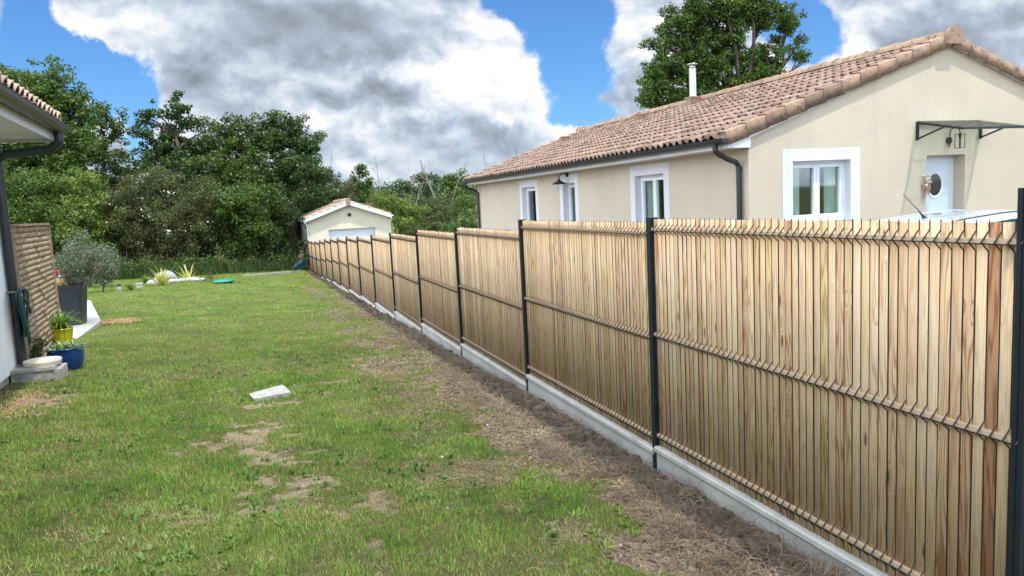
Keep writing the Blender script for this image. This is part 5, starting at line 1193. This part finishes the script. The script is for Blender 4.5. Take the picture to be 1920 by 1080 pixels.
mt, k = M('clod'); r = rnd(k); o = objc(k); k.put(k.b.inputs['Base Color'], k.mix(k.noise(o, 60, 4, .7), k.ramp(r, [(0, (.13, .095, .065)), (.6, (.23, .17, .12)), (1, (.34, .26, .18))]), (.05, .035, .024))); k.b.inputs['Roughness'].default_value = 1; bump(k, k.noise(o, 90, 4, .7), 1, .006); MT['clod'] = mt
lumps(26000, 2.2, 16, 1.2, 2.45, .004, .024, rgg, MT['clod'], 'soil_clods', 'small brown soil clods on the strip along the fence', 'soil')
lumps(1500, 3, 22, 2.1, 2.44, .02, .06, rgg, MT['clod'], 'soil_clods', 'larger brown soil clods heaped against the concrete boards', 'soil', flat=.8)
mt, k = M('pebble'); r = rnd(k); k.put(k.b.inputs['Base Color'], k.ramp(r, [(0, (.20, .16, .12)), (.7, (.32, .27, .21)), (1, (.5, .46, .4))])); k.b.inputs['Roughness'].default_value = .9; MT['pebble'] = mt
lumps(2600, 3, 12, -.9, 2.4, .004, .016, rgg, MT['pebble'], 'pebbles', 'small pale pebbles on bare patches', 'pebbles')
# broad-leaved weeds in the lawn
def weeds(n, xa, xb, y0, y1, size, rg, seed):
    V = []
    for i in range(n):
        x = rg.uniform(xa, xb); y = y0 + (y1 - y0) * rg.random() ** 1.3
        if fbm(np.array([x]), np.array([y]), 1.3, 3, seed)[0] < .50: continue
        q, m_, fc = blades((x, y, gq(x, y)), rg.integers(5, 11), size * rg.uniform(.6, 1.3), size * .42, 1.5, rg, .25); V.append(q)
    return np.concatenate(V), m_, fc
V, m_, fc = weeds(1500, -2.6, 1.4, 3.2, 11, .040, rgg, 70)
tag(fastmesh('lawn_weeds', V, m_, MT['weed'], None, fc), 'dark broad-leaved weeds scattered in the lawn', 'weeds', kind='stuff')
V, m_, fc = weeds(170, 1.4, 2.38, 3.0, 14, .045, rgg, 71)
tag(fastmesh('soil_weeds', V, m_, MT['strap'], None, fc), 'small green seedlings on the bare soil strip', 'weeds', kind='stuff')
# tall weeds at the foot of the hedge
n = 26000; t = rgg.random(n); off = rgg.normal(0, .8, n) - .2; x = P1[0] + (P2[0] - P1[0]) * t - off * .55 * 0; y = P1[1] + (P2[1] - P1[1]) * t + off
hg = (.16 + .55 * rgg.random(n) ** 1.6) * (.55 + .8 * fbm(x, y, .9, 3, 80))
n2 = 7000; x2 = rgg.uniform(-9.8, -5.2, n2); y2 = rgg.uniform(29, 34, n2)
TG = np.concatenate([bladeset(x, y, hg, .02 * rgg.uniform(.6, 1.5, n), rgg, .35)])
tag(fastmesh('tall_grass', TG, 5, MT['tallgrass'], None, [(0, 1, 2, 3), (3, 2, 4)]), 'tall grass and nettles along the wire fence', 'grass', kind='stuff')
V = [leaves(45, .10, rgg, np.array([a_, b_, gq(a_, b_) + h_]), np.array([.35, .3, .3]), .5, .5) for a_, b_, h_ in [(P1[0] + (P2[0] - P1[0]) * q + rgg.normal(0, .3), P1[1] + (P2[1] - P1[1]) * q + rgg.normal(.1, .5), rgg.uniform(.15, .75)) for q in rgg.random(260)]]
tag(fastmesh('nettles', np.concatenate(V), 4, MT['oak2']), 'leafy weeds growing through the wire fence', 'weeds', kind='stuff')
# mulch beside the terrace
n = 3500; a = rgg.uniform(0, 6.28, n); r_ = rgg.random(n) ** .5; x = -2.72 + .38 * r_ * np.cos(a); y = 16.35 + .55 * r_ * np.sin(a)
MU = bladeset(x, y, .012 + .03 * rgg.random(n), .016 * np.ones(n), rgg, 1.4); MU[:, :, 2] += .02
tag(fastmesh('mulch', MU, 5, MT['mulch'], None, [(0, 1, 2, 3), (3, 2, 4)]), 'orange bark mulch patch beside the terrace corner', 'mulch', kind='stuff')
n = 1300; x = rgg.normal(-2.36, .13, n); y = rgg.uniform(7.6, 9.1, n); x = x - (y - 8.3) * .06
MU = bladeset(x, y, .012 + .03 * rgg.random(n), .006 * np.ones(n), rgg, 1.4); MU[:, :, 2] += .012
tag(fastmesh('dead_leaves', MU, 5, MT['mulch'], None, [(0, 1, 2, 3), (3, 2, 4)]), 'orange dead leaf litter at the foot of the white wall', 'litter', kind='stuff')

# ------------------------------------------------------------------ small things on the lawn
# broken concrete slab
P4 = [(-.21, 7.93), (.12, 8.17), (.19, 7.74), (-.17, 7.66)]
z = gq(0, 7.9); b = MB(); b.prism([(p_[0] - 0, p_[1] - 7.9, 0) for p_ in [(-.215, 7.93), (-.05, 8.05), (.12, 8.165), (.155, 8.0), (.19, 7.76), (.06, 7.74), (-.165, 7.665), (-.19, 7.78)]][::-1], (0, 0, .055))
tag(b.build('concrete_slab', MT['pale_conc'], loc=(0, 7.9, z - .008)), 'pale broken concrete slab lying in the middle of the lawn', 'slab')
def cyl(name, lab, cat, px, py, Yg, r, h, mat, lid=None, group=None):
    d = ray(px, py); t = (-1.587) / (d[2] + .032 * d[1] + .05 * d[0]); x, y = d[0] * t, d[1] * t; z = gq(x, y)
    o_ = thing(name, lab, cat, (x, y, z), group); MB().lathe([(r * .95, -.05), (r, 0), (r, h), (r * .9, h + .006), (0, h + .008)], (0, 0, 0), 20).build('body', mat, o_, smooth=False)
    if lid: MB().lathe([(r * 1.18, h + .008), (r * 1.18, h + .04), (r * 1.1, h + .055), (0, h + .06)], (0, 0, 0), 20).build('cap', lid, o_)
    return o_
cyl('bollard_light', 'small grey capped post beside the olive-leaved bush', 'post light', 224, 545, 0, .062, .15, MT['conc'], MT['anth'])
cyl('stone_bollard', 'squat stone post with white cap left of the variegated plants', 'post light', 262, 539, 0, .105, .09, MT['stone'], MT['pale_conc'])
cyl('garden_lamp', 'pale garden lamp with square cap behind the red flowers', 'post light', 114, 560, 0, .06, .62, MT['pale_conc'], MT['pvc'])
# green septic cover
d = G = None
def gpt(px, py):
    d = ray(px, py); t = (-1.587) / (d[2] + .032 * d[1] + .05 * d[0]); return d[0] * t, d[1] * t
x, y = gpt(420, 531); z = gq(x, y)
cv = thing('manhole_cover', 'round green plastic manhole cover raised above the far lawn', 'cover', (x, y, z))
MB().lathe([(.30, -.05), (.30, .055)], (0, 0, 0), 28).build('collar', MT['planter'], cv)
MB().lathe([(.30, .055), (.38, .06), (.385, .10), (.36, .125), (.15, .145), (0, .148)], (0, 0, 0), 32).build('lid', MT['greenlid'], cv, smooth=True)
# long white board
(xa, ya), (xb, yb) = gpt(459, 519), gpt(546, 512); dv = np.array([xb - xa, yb - ya]); LL = np.linalg.norm(dv)
b = MB().box((0, -.10, 0), (LL, .10, .09)); wb = b.build('white_board', MT['pale_conc'], loc=(xa, ya, gq(xa, ya) + .0)); wb.rotation_euler = (0, -math.atan2(gq(xb, yb) - gq(xa, ya), LL), math.atan2(dv[1], dv[0]))
tag(wb, 'long pale concrete beam lying at the far edge of the lawn', 'beam')
# variegated flax plants
for (px, py, n, L_, lab) in ((304, 535, 46, .85, 'larger yellow striped flax plant with spiky leaves in the stone bed'), (353, 527, 26, .75, 'smaller yellow striped flax plant at the right of the stone bed')):
    x, y = gpt(px, py); o_ = thing('flax_plant', lab, 'plant', (x, y, gq(x, y)), 'variegated flax plants')
    V, m_, fc = blades((0, 0, 0), n, L_, .055, .95, rg, .35); V[:, :, 0] += rg.uniform(-.06, .06, (n, 1)); fastmesh('foliage', V, m_, MT['phormium'], o_, fc)
# white rocks in the bed
rk = np.random.default_rng(4)
for (px, py, s_, lab) in ((290, 532, .34, 'low white rock left of the larger flax plant'), (310, 524, .42, 'tallest white rock behind the larger flax plant'), (327, 529, .26, 'white rock right of the larger flax plant'), (345, 528, .26, 'flat pale rock between the two flax plants'), (362, 527, .32, 'flat pale rock in front of the smaller flax plant'), (374, 527, .24, 'pale rock at the right end of the stone bed')):
    x, y = gpt(px, py); b = MB(); ni, nj = 9, 14; V = []
    for i in range(ni + 1):
        for j in range(nj):
            a, e = 2 * math.pi * j / nj, math.pi * (i / ni - .5); rr2 = s_ * (1 + .12 * math.sin(3 * a + px) + rk.normal(0, .04)); V.append((rr2 * math.cos(a) * math.cos(e), rr2 * .7 * math.sin(a) * math.cos(e), rr2 * (.62 if s_ > .4 else .34) * math.sin(e) * (1 + .1 * math.cos(5 * a))))
    b.add(V, [(i * nj + j, i * nj + (j + 1) % nj, (i + 1) * nj + (j + 1) % nj, (i + 1) * nj + j) for i in range(ni) for j in range(nj)])
    tag(b.build('white_rock', MT['rock'], loc=(x, y, gq(x, y) + .04)), lab, 'rock', 'white rocks of the flower bed')
# small plants in the bed
for (px, py, n, L_, mt_, lab, nm) in ((246, 545, 60, .42, 'strap', 'tuft of green strap leaves left of the squat stone post', 'lily_tuft'), (274, 532, 60, .50, 'strap', 'tuft of green strap leaves behind the squat stone post', 'lily_tuft')):
    x, y = gpt(px, py); o_ = thing(nm, lab, 'plant', (x, y, gq(x, y)), 'green tufts in the flower bed'); V, m_, fc = blades((0, 0, 0), n, L_, .03, 1.0, rg, 1.0); fastmesh('foliage', V, m_, MT[mt_], o_, fc)
x, y = gpt(196, 548); z = gq(x, y)
tree('small_olive', 'small silvery bush growing alone in the lawn right of the olive planter', 'shrub', (x, y, z), [(np.array([x, y, z + .62]), np.array([.42, .42, .40])), (np.array([x + .15, y, z + .95]), np.array([.28, .28, .25])), (np.array([x - .15, y, z + .45]), np.array([.3, .3, .25]))], MT['oliveleaf'], .06, 1., .12, 30, .035, None, 95, twigs=3)
x, y = gpt(170, 540); x, y = x * 1.02, y * 1.02; z = gq(x, y)
tree('olive_bush', 'large grey-green olive bush behind the planter in front of the hedge', 'shrub', (x, y, z), [(np.array([x - .2, y, z + 1.0]), np.array([.8, .7, .7])), (np.array([x + .5, y, z + .9]), np.array([.6, .6, .6])), (np.array([x - .1, y, z + 1.5]), np.array([.45, .5, .45]))], MT['oliveleaf'], .085, .9, .22, 60, .07, None, 96, twigs=3)
x, y = gpt(395, 529); z = gq(x, y)
tree('dry_shrub', 'small brownish half-dry shrub at the end of the rocks', 'shrub', (x, y, z), [(np.array([x, y, z + .25]), np.array([.42, .3, .25]))], MT['olivebush'], .05, .6, .12, 16, .02, None, 97, twigs=5)
# red flowers in a pale green pot
x, y = gpt(112, 575); x, y = x, y - .3; z = max(gq(x, y), zt if x < -3.4 else -9)
fpz = thing('flower_pot', 'pale green pot of red and orange flowers behind the screen edge', 'plant pot', (x, y, z))
sqpot(MB(), .34, .17, .22).build('pot', MT['greenpot'], fpz)
V = leaves(260, .07, rg, np.array([0, 0, .42]), np.array([.28, .22, .14]), .5, .6); fastmesh('foliage', V, 4, MT['strap'], fpz)
V = leaves(70, .07, rg, np.array([.08, -.05, .68]), np.array([.11, .1, .10]), .5, .9); fastmesh('red_flowers', V, 4, MT['redflower'], fpz)
V = leaves(50, .06, rg, np.array([.12, -.1, .50]), np.array([.2, .1, .07]), .5, .9); fastmesh('orange_flowers', V, 4, MT['orangeflower'], fpz)
# tipped wheelbarrow by the garage wall
x, y = 2.05, 40.3; z = gq(x, y)
wbw = thing('wheelbarrow', 'teal wheelbarrow tipped on its side against the garage wall corner', 'wheelbarrow', (x, y, z), rz=rad(25)); wbw.rotation_euler = (rad(0), rad(-35), rad(10))
b = MB(); b.add([(-.35, -.22, .12), (.30, -.18, .12), (.30, .18, .12), (-.35, .22, .12), (-.50, -.32, .42), (.42, -.28, .38), (.42, .28, .38), (-.50, .32, .42)], [(0, 1, 2, 3), (0, 4, 5, 1), (1, 5, 6, 2), (2, 6, 7, 3), (3, 7, 4, 0)]); b.build('tray', MT['barrow'], wbw)
b = MB(); 
for s_ in (-1, 1): b.tube([(.62, 0, .05), (.3, s_ * .18, .10), (-.4, s_ * .24, .14), (-.95, s_ * .28, .40)], .016, 6)
b.build('handle', MT['barrow'], wbw); MB().tube([(.62, -.04, .05), (.62, .04, .05)], .17, 18).build('wheel', MT['rubber'], wbw)
dead((1.6, 40.1, gq(1.6, 40.1)), (2.35, 40.4, gq(1.6, 40.1) + 1.35), .007, 0, 5, name='garden_tool', label='thin long handled garden tool leaning on the garage wall', cat='tool')
# ivy leaves pushing through the foot of the near panel
ivy = [(2.435, 4.02, -1.668, .022, 'small dark ivy sprig on the concrete board right of the second post'), (2.44, 2.93, -1.60, .020, 'small green ivy leaf caught at the lower batten of the nearest panel'), (2.43, 2.585, -1.612, .028, 'bright yellow-green ivy leaf over the lower batten of the nearest panel'), (2.44, 4.62, -1.70, .024, 'green ivy sprig on the board left of the second post')]
for j, (x, y, z, s_, lab) in enumerate(ivy):
    V = []
    for q in range(3 if j != 2 else 2):
        a = q * 2.1 + j; ring_ = [(math.cos(t) * s_ * (1 + .25 * math.cos(5 * t)), math.sin(t) * s_ * (1 + .25 * math.cos(5 * t))) for t in np.linspace(0, 2 * math.pi, 15)[:-1]]
        V.append([(x - .012 - .01 * q + .3 * u_, y + q * .018 * math.cos(a) + u_ * .5, z + q * .014 * math.sin(a) + v_) for u_, v_ in ring_])
    tag(fastmesh('ivy_sprig', np.array(V), 14, MT['strap'] if j % 2 == 0 and j else MT['tallgrass']), lab, 'ivy', 'ivy sprigs at the fence foot')
